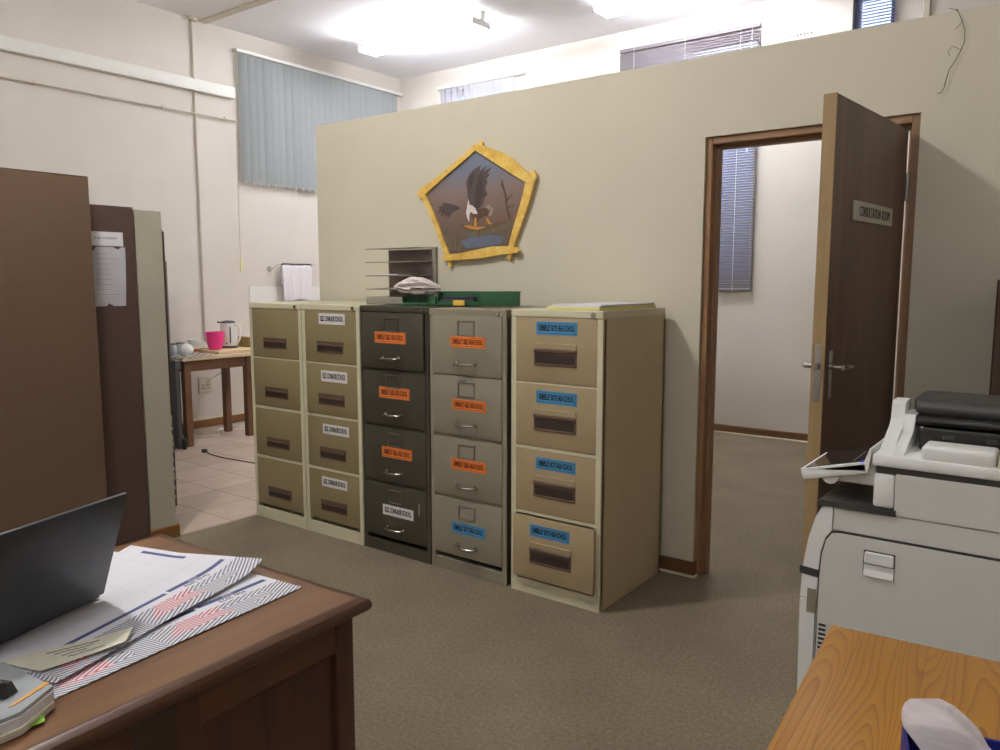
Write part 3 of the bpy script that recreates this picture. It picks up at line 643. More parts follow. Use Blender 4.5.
# ------------------------------------------------------------------ pentagon picture
pc = at(477, 200, 'y', 0)
pic = thing('wall_picture', 'five-sided painting of a swooping eagle in a yellow wooden frame', 'picture', (pc.x, -.001, 1.60))
def cw(x, y, q=-.02):
    p = at(400+x/5, 130+y/5, 'y', q); return Vector((p.x-pc.x, q+.001, p.z-1.60))
def flat(pts, q): return [cw(x, y, q) for x, y in pts]
can = MB().prism(flat([(376, 98), (632, 258), (545, 590), (238, 620), (118, 322)], -.012), (0, .010, 0))
can.build('canvas', M['canvas'], pic)
def stroke(name, mat, polys, q=-.0135):
    m = MB()
    for p in polys: m.prism(flat(p, q), (0, .0012, 0))
    return m.build(name, M[mat], pic)
stroke('painted_water', 'p_water', [[(300, 555), (360, 535), (440, 525), (520, 530), (505, 570), (420, 585), (330, 590)]], -.0128)
stroke('painted_reeds', 'p_reed', [[(240, 600), (252, 520), (262, 600)], [(262, 600), (285, 515), (282, 600)], [(285, 600), (312, 540), (300, 600)], [(225, 560), (228, 500), (245, 570)], [(310, 520), (360, 505), (440, 500), (560, 450), (555, 480), (440, 525), (340, 535)]], -.0132)
stroke('painted_tree', 'p_body', [[(505, 250), (512, 248), (532, 330), (538, 390), (560, 450), (545, 452), (530, 395), (524, 335)], [(528, 350), (560, 320), (562, 324), (531, 360)], [(520, 300), (500, 270), (503, 268), (524, 295)], [(536, 385), (575, 370), (576, 374), (538, 393)]], -.0131)
stroke('painted_branch', 'p_branch', [[(290, 470), (330, 472), (400, 490), (470, 470), (560, 440), (562, 450), (470, 490), (395, 508), (320, 490)], [(395, 500), (402, 500), (398, 540), (388, 538)]], -.0134)
stroke('painted_wing', 'p_wing', [
    [(345, 400), (338, 330), (330, 262), (345, 222), (372, 195), (402, 178), (398, 205), (430, 180), (418, 208), (458, 185), (438, 215), (448, 222), (430, 246), (436, 262), (425, 285), (428, 300), (436, 322), (420, 340), (410, 375), (392, 395), (372, 400)],
    [(302, 392), (280, 402), (262, 412), (240, 442), (243, 420), (222, 438), (228, 415), (202, 432), (212, 408), (182, 418), (200, 396), (192, 388), (216, 374), (215, 362), (250, 368), (290, 382)]], -.0142)
stroke('painted_feathers', 'p_dark', [[(372, 385), (378, 300), (392, 230), (412, 200), (402, 240), (420, 220), (408, 270), (420, 262), (410, 310), (418, 318), (404, 345), (398, 380), (384, 395)], [(345, 240), (372, 205), (365, 250), (352, 300), (342, 300)]], -.0148)
stroke('painted_body', 'p_body', [[(352, 405), (378, 398), (405, 392), (440, 385), (452, 400), (448, 425), (420, 432), (395, 445), (382, 470), (368, 452), (356, 430)]], -.0140)
stroke('painted_tail', 'p_tail', [[(425, 385), (445, 372), (465, 390), (466, 410), (455, 432), (440, 425), (450, 405)]], -.0144)
stroke('painted_head', 'p_white', [[(346, 372), (342, 345), (336, 380), (330, 415), (336, 440), (346, 460), (346, 430), (352, 408), (368, 420), (388, 418), (376, 390), (362, 378)]], -.0152)
stroke('painted_talons', 'p_yellow', [[(372, 440), (382, 436), (384, 480), (378, 492), (370, 482)], [(428, 440), (436, 438), (452, 462), (462, 465), (458, 474), (440, 468)], [(318, 478), (345, 476), (375, 486), (420, 482), (425, 488), (385, 500), (340, 492)]], -.0156)
def bar(pts, th, q): MB().prism(flat(pts, q), (0, th, 0)).build('frame_bar', M['frame_wood'], pic)
bar([(84, 322), (97, 300), (200, 222), (300, 138), (362, 80), (384, 92), (374, 104), (305, 164), (212, 242), (125, 322), (98, 345)], .015, -.026)
bar([(358, 78), (385, 68), (430, 84), (500, 108), (560, 142), (610, 188), (652, 226), (668, 250), (662, 272), (640, 270), (590, 240), (540, 208), (480, 170), (420, 130), (368, 98)], .016, -.034)
bar([(650, 208), (670, 202), (680, 228), (662, 290), (646, 352), (610, 458), (578, 545), (562, 605), (545, 652), (532, 640), (540, 588), (560, 505), (586, 420), (610, 335), (626, 264)], .015, -.030)
bar([(205, 640), (222, 624), (290, 618), (380, 598), (460, 582), (530, 580), (585, 586), (596, 600), (586, 614), (500, 624), (410, 640), (320, 648), (225, 654)], .015, -.038)
bar([(94, 298), (106, 288), (122, 318), (156, 390), (188, 470), (220, 560), (244, 618), (258, 680), (246, 686), (230, 650), (204, 568), (170, 482), (138, 402), (106, 336)], .014, -.025)
bar([(392, 66), (402, 54), (414, 60), (410, 84), (398, 84)], .012, -.020)

# ------------------------------------------------------------------ cupboards and notices on the left
def cupboard(name, label, x0, x1, y0, y1, H, mat, legs=True):
    t = thing(name, label, 'cupboard', ((x0+x1)/2, (y0+y1)/2, 0)); w, d = (x1-x0)/2, (y1-y0)/2
    MB().box(-w, w, -d, d, .05, H, bev=.004).build('body', M[mat], t)
    MB().box(-w+.02, w-.012, -d+.01, d-.01, 0, .052).build('plinth', M['black'], t)
    for s in (-1, 1):                                          # doors on the far side, towards the wall
        dd = MB().box(-w-.018, -w-.001, min(s*.003, s*(d-.003)), max(s*.003, s*(d-.003)), .06, H-.01, bev=.002).build('door', M[mat], t)
        MB().box(-w-.03, -w-.017, min(s*.02, s*.035), max(s*.02, s*.035), H*.5, H*.5+.12, bev=.003).build('handle', M['steel'], dd)
    MB().box(-w, w, -d, d, H, H+.003, bev=.001).build('top_edge', M['cupboard2'], t)
    return t
cupboard('cupboard', 'tallest plain brown cupboard, nearest the laptop', -2.78, -2.30, -2.55, -1.632, 1.946, 'cupboard')
cupboard('cupboard', 'dark brown cupboard with paper notices, between the plain one and the wall end', -2.86, -2.432, -1.626, -1.345, 1.828, 'cupboard2').location.x
tag(MB().box(-2.432, -2.4305, -1.585, -1.409, 1.626, 1.697).text('IN AND OUT REGISTER', .014, Matrix.Translation((-2.4302, -1.50, 1.665)) @ Matrix.Rotation(PI/2, 4, 'Z') @ Matrix.Rotation(PI/2, 4, 'X'), 1, sx=.8, depth=.0002).build('notice', [M['paper'], M['ink']]), 'small white notice strip taped above the crumpled sheet', 'notice')
nt = MB().grid(lambda u, v: (-2.4312+.006*math.sin(PI*v)*(.4+.6*u)+.0015*math.sin(9*u+4*v), -1.585+(.185-.012*(1-v))*u, 1.318+.303*v), 10, 14, 0, Vector((-.0006, 0, 0)))
for k in range(9): nt.box(-2.4262, -2.4257, -1.56, -1.56+random.uniform(.06, .13), 1.585-k*.026, 1.5865-k*.026, 1)
tag(nt.build('notice', [M['paper_old'], M['ink_grey']]), 'larger creased paper sheet taped on the dark brown cupboard', 'notice')
c3 = thing('cupboard', 'narrow dark cupboard edge showing behind the chipped wall end', 'cupboard', (-2.9, -1.0, 0))
MB().box(-.3, .112, -.165, .02, .05, 1.755, bev=.004).build('body', M['cupboard2'], c3); MB().box(-.29, .10, -.155, .01, 0, .052).build('plinth', M['black'], c3)
MB().box(-.28, .105, .02, .034, .07, 1.74, bev=.003).build('door', M['cupboard2'], c3)
c4 = thing('steel_locker', 'grey steel locker standing between the wall end and the kitchen table', 'locker', (-4.98, -.12, 0))
MB().box(-.3, .22, -.3, .303, .04, 1.63, bev=.005).build('body', M['grey_metal'], c4); MB().box(-.28, .18, -.28, .28, 0, .042).build('plinth', M['black'], c4)
dd = MB().box(.221, .238, -.295, .30, .05, 1.62, bev=.003).build('door', M['grey_metal'], c4); MB().box(.238, .252, -.25, -.23, .8, .95, bev=.003).build('handle', M['steel'], dd)

# ------------------------------------------------------------------ kitchen corner
kt = thing('kitchen_table', 'small dark wooden table against the wall in the kitchen corner', 'table', (-4.93, .60, 0))
MB().box(-.115, .345, -.41, .52, .760, .790, bev=.005).build('tabletop', M['ktop'], kt)
MB().box(.27, .30, -.34, .28, .665, .760, bev=.003).box(-.075, -.045, -.34, .28, .665, .760, bev=.003).box(-.06, .3, -.37, -.34, .665, .760, bev=.003).box(-.06, .3, .265, .295, .665, .760, bev=.003).build('apron', M['ktable'], kt)
for sx_ in (.285, -.06):
    for sy in (-.35, .275):
        MB().box(sx_-.031, sx_+.031, sy-.031, sy+.031, 0.003, .760, bev=.004).build('leg', M['ktable'], kt)
tag(MB().box(-4.86, -4.583, .19, .52, .7905, .794, bev=.001).build('placemat', M['placemat']), 'checked place mat at the near end of the kitchen table', 'place mat')
tag(MB().box(-5.035, -4.68, .605, 1.03, .7905, .818, bev=.005).build('chopping_board', M['board']), 'pale wooden chopping board under the kettle', 'chopping board')
cp = thing('cup', 'bright pink plastic beaker beside the kettle', 'cup', (-4.86, .69, .8185))
MB().lathe([(.0, 0), (.05, 0), (.056, .004), (.074, .06), (.082, .12), (.084, .165), (.080, .165), (.078, .12), (.068, .06), (.05, .012), (0, .01)], n=36).build('cup_body', M['pink'], cp)
kz = thing('kettle', 'white electric kettle with dark lid on the chopping board', 'kettle', (-4.95, .895, .8185), -.75)
MB().lathe([(0, 0), (.082, 0), (.084, .006), (.084, .02), (0, .02)], n=36).build('power_base', M['kettle_dark'], kz)
MB().lathe([(0, .021), (.080, .021), (.083, .04), (.079, .14), (.072, .22), (.068, .236), (0, .236)], n=36).build('jug', M['white'], kz)
MB().lathe([(.069, .236), (.066, .248), (.045, .258), (0, .262)], n=36).prism([(-.02, -.066, .236), (.02, -.066, .236), (.008, -.098, .238), (-.008, -.098, .238)], (0, 0, .014)).build('lid', M['kettle_dark'], kz)
MB().tube([(.035, .066, .225), (.045, .105, .218), (.048, .115, .17), (.045, .108, .09), (.036, .078, .04)], [.012, .011, .010, .010, .012], 10).build('handle', M['white'], kz)
MB().tube([(.072, .028, .20), (.081, .03, .14), (.083, .028, .05)], .006, 8).build('water_gauge', M['kettle_dark'], kz)
MB().box(.078, .086, -.02, .005, .045, .053).build('name_plate', M['ink_grey'], kz)
sb = thing('sugar_bowl', 'round white china sugar bowl with lid on the place mat', 'sugar bowl', (-4.72, .315, .7945))
MB().lathe([(0, 0), (.034, 0), (.036, .006), (.052, .03), (.058, .055), (.052, .08), (.044, .088)], n=32).build('bowl', M['china'], sb)
MB().lathe([(.046, .088), (.042, .096), (.02, .104), (.008, .108), (.010, .116), (.006, .122), (0, .123)], n=28).build('lid', M['china'], sb)
mg = thing('mug', 'white mug with a wide rim standing behind the sugar bowl', 'mug', (-4.93, .525, .7945))
MB().lathe([(0, 0), (.028, 0), (.034, .03), (.05, .085), (.062, .10), (.064, .125), (.058, .125), (.05, .1), (.03, .02), (0, .015)], n=30).build('mug_body', M['china'], mg)
MB().lathe([(.026, -.0005), (.033, .02), (.037, .04), (.036, .041), (.030, .02)], n=30).build('base_band', M['tab_brown'], mg)
for k, (x, y) in enumerate(((-4.95, .39), (-4.90, .285))):
    j = thing('glass_jar', ['clear glass jar with steel lid behind the sugar bowl', 'clear glass jar with steel lid next to the grey locker'][k], 'jar', (x, y, .7945), group='glass jars on the kitchen table')
    MB().lathe([(0, 0), (.036, 0), (.04, .006), (.04, .075), (.032, .09)], n=24).build('jar_body', M['plastic_clear'], j)
    MB().lathe([(.034, .09), (.036, .092), (.036, .106), (0, .108)], n=24).build('lid', M['steel'], j)
tag(MB().box(-5.044, -5.036, .45, 1.0, .7905, .825, bev=.004).build('wooden_batten', M['tile_brown']), 'narrow brown board standing along the back edge of the kitchen table', 'board')
tag(MB().box(-5.035, -4.86, 1.05, 1.085, .7905, .915, bev=.004).build('tray', M['tile_brown']), 'ochre tray propped upright behind the kettle', 'tray')
so = thing('wall_socket', 'cream wall socket below the kitchen table top', 'socket', (XL, .872, .43))
MB().box(0, .012, -.075, .075, -.078, .078, bev=.005).build('socket_plate', M['creampipe'], so)
mb = MB()
for y in (-.03, .03):
    for z in (.0, -.032): mb.cyl((.0115, y-.008, z), (.0135, y-.008, z), .006, n=10); mb.cyl((.0115, y+.010, z), (.0135, y+.010, z), .006, n=10)
mb.build('socket_hole', M['recess'], so)
MB().box(.012, .018, -.04, -.02, .03, .05, bev=.002).box(.012, .018, .02, .04, .03, .05, bev=.002).build('socket_switch', M['cab_cream'], so)
cd_ = thing('extension_cord', 'thin brown cord with a plug trailing over the kitchen tiles', 'cord', (-4.3, .19, .003))
MB().tube([(0.0, 0, .012), (.12, -.03, .006), (.3, -.04, .005), (.5, -.02, .005), (.75, .0, .005), (.95, .1, .005), (1.25, .22, .005)], .005, 6).build('cable', M['cord'], cd_)
MB().box(-.035, .005, -.018, .018, 0, .028, bev=.006).cyl((-.05, -.008, .014), (-.035, -.008, .014), .003, n=6).cyl((-.05, .008, .014), (-.035, .008, .014), .003, n=6).build('plug', M['black'], cd_)
tag(MB().tube([(-5.15, .3, .013), (-5.08, .45, .013), (-4.90, .55, .013), (-4.84, .68, .013), (-5.0, .76, .013), (-5.1, .85, .013), (-5.12, 1.0, .013), (-5.0, 1.2, .013)], .009, 8).build('water_hose', M['duct']), 'white hose lying on the tiles under the kitchen table', 'hose')
tag(MB().tube([(-5.05, 1.0, .775), (-5.06, 1.0, .70), (-5.2, .96, .55), (-5.32, .9, .475)], .005, 6).build('power_cord', M['duct']), 'white lead hanging from the kitchen table to the socket', 'cable')
tag(MB().box(-4.58, -4.54, .135, .175, .003, .10, bev=.012).tube([(-4.56, .155, .1), (-4.565, .15, .16), (-4.575, .145, .22)], .006, 6).build('adaptor_plug', M['black']), 'black adaptor plug standing by the kitchen table leg', 'plug')
tag(MB().box(-4.73, -4.60, .125, .183, .69, .775, bev=.006).box(-4.72, -4.61, .13, .175, 0.003, .69, bev=.004).build('stool', M['kettle_dark']), 'dark stool squeezed between the locker and the kitchen table', 'stool')
# splashback, towel rail, towel
struct(MB().box(XL, XL+.012, 1.42, 2.55, .80, 1.393, bev=.003).box(XL+.012, XL+.0135, 1.77, 1.773, .8, 1.39, 0).build('trim_7', M['white']), 'white splashback panel below the towel', 'splashback')
tr_ = thing('towel_rail', 'chrome towel rail on the wall above the splashback', 'towel rail', (XL, 1.68, 1.60))
MB().cyl((0, 0, -.02), (.012, 0, -.02), .028, n=16).cyl((0, .52, 0), (.012, .52, 0), .028, n=16).build('rail_mount', M['chrome'], tr_)
MB().tube([(.01, 0, -.02), (.05, .01, -.02), (.07, .04, .01), (.075, .09, .025), (.08, .3, .025), (.075, .48, .025), (.06, .52, .01), (.01, .52, 0)], .007, 8).build('rail_bar', M['chrome'], tr_)
def tw(u, v):
    y = 1.785+.385*u+.01*math.sin(v*4)*(u-.5)
    s = v*2-1
    if s < 0: x = XL+.068+.004*math.sin(u*21)-.004; z = 1.632+s*.22
    else: x = XL+.092+.007*math.sin(u*19+1)*s+.004*math.sin(u*43)*s; z = 1.632-s*.385-.012*math.sin(u*8)*s
    x = x if abs(s) > .06 else XL+.08
    return (x, y, z+.006*(1-min(1, abs(s)*12)))
tag(MB().grid(tw, 36, 40, 0, Vector((.004, 0, .0015))).build('hand_towel', M['towel'], ang=80), 'white towel draped over the chrome rail', 'towel')

# ------------------------------------------------------------------ desk at the left front
DR = math.radians(2.2); DZT = .755; DC = at(372, 602, 'z', DZT-.012)
dk = thing('writing_desk', 'old dark-stained wooden desk in front of the brown cupboards', 'desk', (DC.x, DC.y, 0), DR)
DL, DWD = 1.55, .80                                           # local: x from -DWD to 0, y from -DL to 0
MB().box(-DWD+.02, -.022, -DL+.02, -.022, DZT-.03, DZT, bev=.002).build('desktop', M['desktop'], dk)
mo = MB(); prof = [(-.026, 0), (-.014, 0), (-.004, -.005), (0, -.013), (0, -.021), (-.004, -.029), (-.014, -.034), (-.026, -.034)]
def moulding(a, b, out):
    a, b, out = Vector(a), Vector(b), Vector(out)
    vs = []; n = len(prof)
    for p, e in ((a, -1), (b, 1)):
        for q, z in prof: vs.append(p+out*q+(b-a).normalized()*e*q+Vector((0, 0, DZT+z)))
    mo.add(vs, [[i, (i+1) % n, n+(i+1) % n, n+i] for i in range(n)]+[list(range(n)), [n+i for i in range(n)]])
moulding((0, -DL, 0), (0, 0, 0), (1, 0, 0)); moulding((0, 0, 0), (-DWD, 0, 0), (0, 1, 0)); moulding((-DWD, 0, 0), (-DWD, -DL, 0), (-1, 0, 0)); moulding((-DWD, -DL, 0), (0, -DL, 0), (0, -1, 0))
mo.build('edge_moulding', M['deskmould'], dk)
for y1, y0, nm in ((-.030, -.46, 'pedestal'), (-1.08, -1.505, 'pedestal')):
    p = MB(); xa, xb = -DWD+.045, -.028; zt = DZT-.032
    for x in (xa, xb-.05):
        for y in (y0, y1-.05): p.box(x, x+.05, y, y+.05, 0, zt, bev=.003)
    for x in (xa+.004, xb-.03):
        p.box(x, x+.026, y0+.04, y1-.04, zt-.075, zt, 1, bev=.002).box(x, x+.026, y0+.04, y1-.04, .05, .12, 1, bev=.002)
    for y in (y0+.004, y1-.03): p.box(xa+.04, xb-.04, y, y+.026, .05, zt, bev=.002)
    p.build(nm, [M['deskdark'], M['deskrail']], dk)
    MB().box(xb-.022, xb-.014, y0+.045, y1-.045, .11, zt-.07).build('side_panel', M['deskdark'], dk); MB().box(xa+.014, xa+.022, y0+.045, y1-.045, .11, zt-.07).build('side_panel', M['deskdark'], dk)
MB().box(-.09, -.068, -1.08, -.52, DZT-.15, DZT-.032, bev=.002).build('apron', M['deskrail'], dk); MB().box(-DWD+.1, -DWD+.12, -1.08, -.46, DZT-.15, DZT-.032, bev=.002).build('apron', M['deskrail'], dk)
def desk_l(p): return dk.matrix_basis.inverted() @ p

# calendar pages fanned out on the desk (u along the long side, v away from the striped banner)
def page(label, a, b, z, lift, text, name='calendar_page', h=.40, dz=0.0):
    a = Vector(a+(0,)); b = Vector(b+(0,)); e = (b-a).normalized(); n = Vector((e.y, -e.x, 0)); L = (b-a).length
    t0 = Vector(((a.x+b.x)/2, (a.y+b.y)/2, 0))
    if n.x > 0: n = -n
    def fn(u, v):
        q = a+e*L*u+n*h*v
        zz = z+lift(u, v)
        return (q.x, q.y, zz)
    m = MB(); m.grid(fn, 40, 26, 0, .0005)
    # printed month title reads from the other side of the desk
    T_ = a+e*(L*.50)+n*(h*.253); X = -e; Y = -n
    X = e if X.cross(Y).z < 0 else X
    c = fn(.21, .222)
    Mt = Matrix(((X.x, Y.x, 0, c[0]), (X.y, Y.y, 0, c[1]), (0, 0, 1, c[2]+.0008), (0, 0, 0, 1)))
    m.text(text, .017, Mt, 1, depth=.0001, sx=1.05)
    c = fn(.21, .262); Mt = Matrix(((X.x, Y.x, 0, c[0]), (X.y, Y.y, 0, c[1]), (0, 0, 1, c[2]+.0008), (0, 0, 0, 1))); m.text('NOTES', .009, Mt, 2, depth=.0001)
    return tag(m.build(name, [M['calendar'], M['ink'], M['paper']], ang=80), label, 'calendar page', 'calendar pages fanned out on the desk')
def bump_far(h): return lambda u, v: h*max(0, 1-u/.22)**2*(1-.3*v)
page('lowest calendar page, its striped edge along the front of the desk', (.243, -2.447), (.300, -3.02), DZT+.0012, lambda u, v: .001*math.sin(3*u+2*v)+.001, 'May 2023')
page('calendar page between the other two, only its far corner showing', (-.01, -2.452), (.235, -2.97), DZT+.0045, lambda u, v: .005*max(0, 1-u/.16)**2, 'April 2023', h=.385)
page('topmost calendar page under the laptop with a lifted corner', (.088, -2.436), (.262, -2.985), DZT+.0115, lambda u, v: .020*max(0, 1-u/.20)**2*max(0, 1-v*1.6)+.008*max(0, 1-u/.12)*v+.0008*math.sin(5*u+3*v), 'March 2023')

# laptop
la, lb = at(103, 593, 'z', .780), at(0, 642, 'z', .780)
e = (lb-la); e.z = 0; e.normalize()
dcorner = (FW*FPX+RT*(126.6-500)-UP*(492-375)); t_ = ((la-CAM).dot(e))/dcorner.dot(e); topc = CAM+dcorner*t_
lt = thing('laptop', 'dark grey open laptop standing on the calendar pages', 'laptop', (la.x, la.y, DZT+.0135), math.atan2(e.y, e.x)-0.0)
# local x along the hinge (towards the viewer), local +y = left of it
side = Vector((-e.y, e.x, 0)); up_ = topc-la; off = up_.dot(side); LH = up_.length; zb = la.z-(DZT+.0135); LW = .345
ang = math.atan2(off, up_.z)
Ml = Matrix.Translation((0, 0, zb)) @ Matrix.Rotation(-ang, 4, 'X')
lid = MB().box(0, LW, -.004, .004, 0, LH, bev=.003, seg=2, M=Ml); ld = lid.build('lid', M['laptop'], lt)
s2 = -1 if off > 0 else 1
MB().box(.01, LW-.01, min(s2*.0042, s2*.0048), max(s2*.0042, s2*.0048), .012, LH-.01, M=Ml).build('screen', M['screen'], ld)
MB().box(0, LW, min(s2*.008, s2*.235), max(s2*.008, s2*.235), .001, .016, bev=.003, seg=2).build('base', M['laptop'], lt)
MB().box(.02, LW-.02, min(s2*.02, s2*.12), max(s2*.02, s2*.12), .018, .0195, bev=.0005).build('keyboard', M['black'], lt)
MB().cyl((.02, s2*.006, .014), (LW-.02, s2*.006, .014), .0055, n=10).build('hinge', M['black'], lt)

# cream note, document bundle, clip
npts = [at(u, v, 'z', .768) for u, v in ((0, 664), (85, 637), (134, 630), (126, 645), (40, 673))]
def note(u, v):
    a = npts[0].lerp(npts[2], u) if u < 1 else npts[2]; b = npts[4].lerp(npts[3], u)
    q = b.lerp(a, v); return (q.x, q.y, .7715+.004*u*u+.002*math.sin(6*u)*v)
nb = MB().grid(note, 16, 10, 0, .0006)
for k in range(4):
    v = .72-.16*k; L = (.62, .5, .34, .55)[k]
    pts_ = [Vector(note(.28+.03*k+(L*.7)*i/22, v+random.uniform(-.022, .022)))+Vector((0, 0, .0009)) for i in range(23)]
    nb.tube(pts_, .0007, 4, 1)
tag(nb.build('paper_note', [M['cream_paper'], M['ink_grey']], ang=80), 'cream handwritten note lying across the calendar pages', 'note')
bd = thing('document_bundle', 'bundle of documents in cloudy plastic sleeves at the near corner of the desk', 'documents', (.29, -3.12, DZT+.002))
def bl(u, v, z): p = at(u, v, 'z', z); return Vector((p.x-.29, p.y+3.12, p.z-DZT-.002))
zz = .792
top_ = [bl(-30, 690, zz), bl(-6, 664, zz), bl(4, 662, zz), bl(53, 686, zz), bl(20, 712, zz), bl(-60, 745, zz)]
MB().prism(top_, (0, 0, -.006)).build('plastic_sleeve', M['plastic_clear'], bd)
def slab(name, mat, z0, z1, dx):
    pts_ = [Vector((p.x+dx, p.y-dx*.3, z0-DZT-.002)) for p in top_]
    MB().prism(pts_, (0, 0, z1-z0)).build(name, M[mat], bd)
slab('paper_layer', 'paper', .7705, .785, .003); slab('paper_layer', 'cream_paper', .764, .7700, .008); slab('paper_layer', 'paper', .7575, .7635, .005)
def tab(mat, us, z, dz=.0012): MB().prism([bl(u, v, z) for u, v in us], (0, 0, -dz)).build('index_tab', M[mat], bd)
tab('tab_orange', [(8, 707), (14, 705), (49, 683), (46, 681)], .7935); tab('tab_green', [(28, 702), (42, 694), (54, 690), (52, 698), (40, 704)], .775)
tab('tab_orange', [(4, 719), (40, 704), (42, 707), (8, 722)], .771); tab('tab_brown', [(28, 712), (38, 709), (36, 718), (28, 719)], .766); tab('tab_green', [(20, 724), (44, 714), (45, 721), (22, 729)], .762)
cl = thing('binder_clip', 'black binder clip on the plastic sleeves at the edge of the desk', 'clip', (at(0, 690, 'z', .80).x, at(0, 690, 'z', .80).y, .7935), .4)
MB().prism([(-.03, -.014, 0), (-.03, .014, 0), (-.03, .004, .022), (-.03, -.004, .022)], (.05, 0, 0)).build('clip_body', M['black'], cl)
MB().tube([(-.015, -.004, .02), (-.013, -.018, .036), (.009, -.018, .036), (.011, -.004, .02)], .0016, 6).build('clip_lever', M['chrome'], cl)

# ------------------------------------------------------------------ pine table, tissue box
TR = math.radians(4.0); tc = at(831, 624, 'z', .75)
pt_ = thing('side_table', 'orange varnished pine table in front of the copier', 'table', (tc.x, tc.y, 0), TR)
TW, TL = .75, 1.3
MB().box(0, TW, -TL, 0, .725, .75, bev=.004, seg=2).build('tabletop', M['pine'], pt_)
for q in ((.06, .08, -TL+.11, -.11), (TW-.08, TW-.06, -TL+.11, -.11), (.11, TW-.11, -.09, -.07), (.11, TW-.11, -TL+.07, -TL+.09)): MB().box(*q, .64, .725).build('apron', M['pine'], pt_)
for x in (.05, TW-.11):
    for y in (-.11, -TL+.05): MB().box(x, x+.06, y, y+.06, 0, .725, bev=.004).build('leg', M['pine'], pt_)
bz = .85
bc = at(902, 721, 'z', bz); be = at(1000, 740, 'z', bz); bn = at(882.4, 750, 'z', bz)
bxd = (be-bc).normalized(); brz = math.atan2(bxd.y, bxd.x)
tb = thing('tissue_box', 'royal blue open tissue box on the pine table', 'tissue box', (bc.x, bc.y, .7505), brz); BW, BD, BH = .23, .125, bz-.7505
m = MB(); w = .004
m.box(0, BW, -BD, 0, 0, .004).box(0, w, -BD, 0, 0, BH, bev=.001).box(BW-w, BW, -BD, 0, 0, BH, bev=.001).box(0, BW, -w, 0, 0, BH, bev=.001).box(0, BW, -BD, -BD+w, 0, BH, bev=.001)
m.build('box_shell', M['boxblue'], tb)
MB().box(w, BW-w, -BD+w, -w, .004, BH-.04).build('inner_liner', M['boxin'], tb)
# tissue: folded sheet rising out of the box and flopping over
def pxz(u, v, z):
    p = at(u, v, 'z', z); return p
prof_l = [(903, 727, .856), (901.5, 717, .866), (902, 710, .874), (905, 703, .881), (911, 699, .886)]
prof_r = [(990, 749, .856), (979, 729, .866), (966, 716, .874), (954, 706, .881), (940, 699, .886)]
Mb = Matrix.Translation((bc.x, bc.y, .7505)) @ Matrix.Rotation(brz, 4, 'Z')
def tissue(u, v):
    if v < .2:
        lo = Mb @ Vector((.04+.14*u, -.06, BH-.03)); hi = pxz(*prof_l[0]).lerp(pxz(*prof_r[0]), u); q = lo.lerp(hi, v/.2); k_ = v/.2
    else:
        k = (v-.2)/.8*(len(prof_l)-1); i = min(int(k), len(prof_l)-2); f_ = k-i; k_ = 1
        q = pxz(*prof_l[i]).lerp(pxz(*prof_l[i+1]), f_).lerp(pxz(*prof_r[i]).lerp(pxz(*prof_r[i+1]), f_), u)
    return q+Vector((.1, -.4, .9))*k_*(1-v)*(.026*math.sin(PI*u)+.004*math.sin(9*u+5*v)*math.sin(PI*u))
ts = MB().grid(tissue, 36, 36, 0, Vector((-.0006, .002, -.0004)))
tag(ts.build('tissue', M['tissue'], ang=80), 'white tissue pulled up out of the blue box', 'tissue')

# ------------------------------------------------------------------ copier
YC = -1.30
cp_ = thing('photocopier', 'large white office photocopier beside the open door', 'photocopier', (1.0, YC, 0)); X = 1.0
def lx(p): return [(x-X, y-YC, z) for x, y, z in p]
XB, DB = 1.74, .54                                             # back end in x, depth away from the viewer
def side(outline, y0, y1): return lx([(x, YC+y0, z) for x, z in outline]), (0, y1-y0, 0)
body = [(1.022, .03), (1.018, .30), (1.014, .55), (1.018, .64), (1.030, .725), (1.046, .785), (1.060, .815), (1.075, .824), (XB, .824), (XB, .03)]
m = MB(); p, d = side(body, .012, DB); m.prism(p, d)
bd_ = m.build('body', M['copier'], cp_)
fr_ = [(1.016, .55), (1.020, .64), (1.032, .724), (1.048, .783), (1.062, .812), (1.076, .822), (1.093, .822), (1.093, .757), (1.078, .735), (1.066, .69), (1.062, .62), (1.062, .55)]
m = MB(); p, d = side(fr_, 0, .02); m.prism(p, d); m.build('front_corner_cover', M['copier_lt'], cp_)
m = MB(); p, d = side([(1.023, .05), (1.016, .54), (1.058, .54), (1.058, .05)], 0, .02); m.prism(p, d); m.build('front_edge_cover', M['copier_lt'], cp_)
m = MB(); p, d = side([(1.012, .618), (1.012, .640), (1.064, .636), (1.063, .614)], -.002, .10); m.prism(p, d); m.build('dark_groove', M['copier_dk'], cp_)
m = MB(); p, d = side([(1.095, .760), (1.095, .822), (XB, .822), (XB, .760)], .003, .02); m.prism(p, d); m.build('upper_side_strip', M['copier'], cp_)
cov = [(1.066, .06), (1.066, .62), (1.070, .685), (1.080, .728), (1.094, .748), (1.115, .752), (XB-.01, .752), (XB-.01, .06)]
big = [(x+(-.003 if x < 1.2 else .003), z+(.004 if z > .3 else -.004)) for x, z in cov]
m = MB(); p, d = side(big, .004, .014); m.prism(p, d); m.build('cover_gap', M['copier_dk'], cp_)
m = MB(); p, d = side(cov, 0, .012); m.prism(p, d); sc_ = m.build('side_cover', M['copier'], cp_)
def b2(mb, x0, x1, y0, y1, z0, z1, mi=0, bev=0, seg=1): return mb.box(x0-X, x1-X, y0, y1, z0, z1, mi, bev, seg)
h = b2(MB(), 1.178, 1.256, -.0015, .002, .649, .720, 1); h.prism([(1.180-X, -.002, .668), (1.254-X, -.002, .668), (1.254-X, -.006, .650), (1.180-X, -.006, .650)], (0, .004, 0)); b2(h, 1.181, 1.253, -.008, .002, .684, .717, 0, .003); b2(h, 1.180, 1.254, -.0025, .001, .666, .6815, 0)
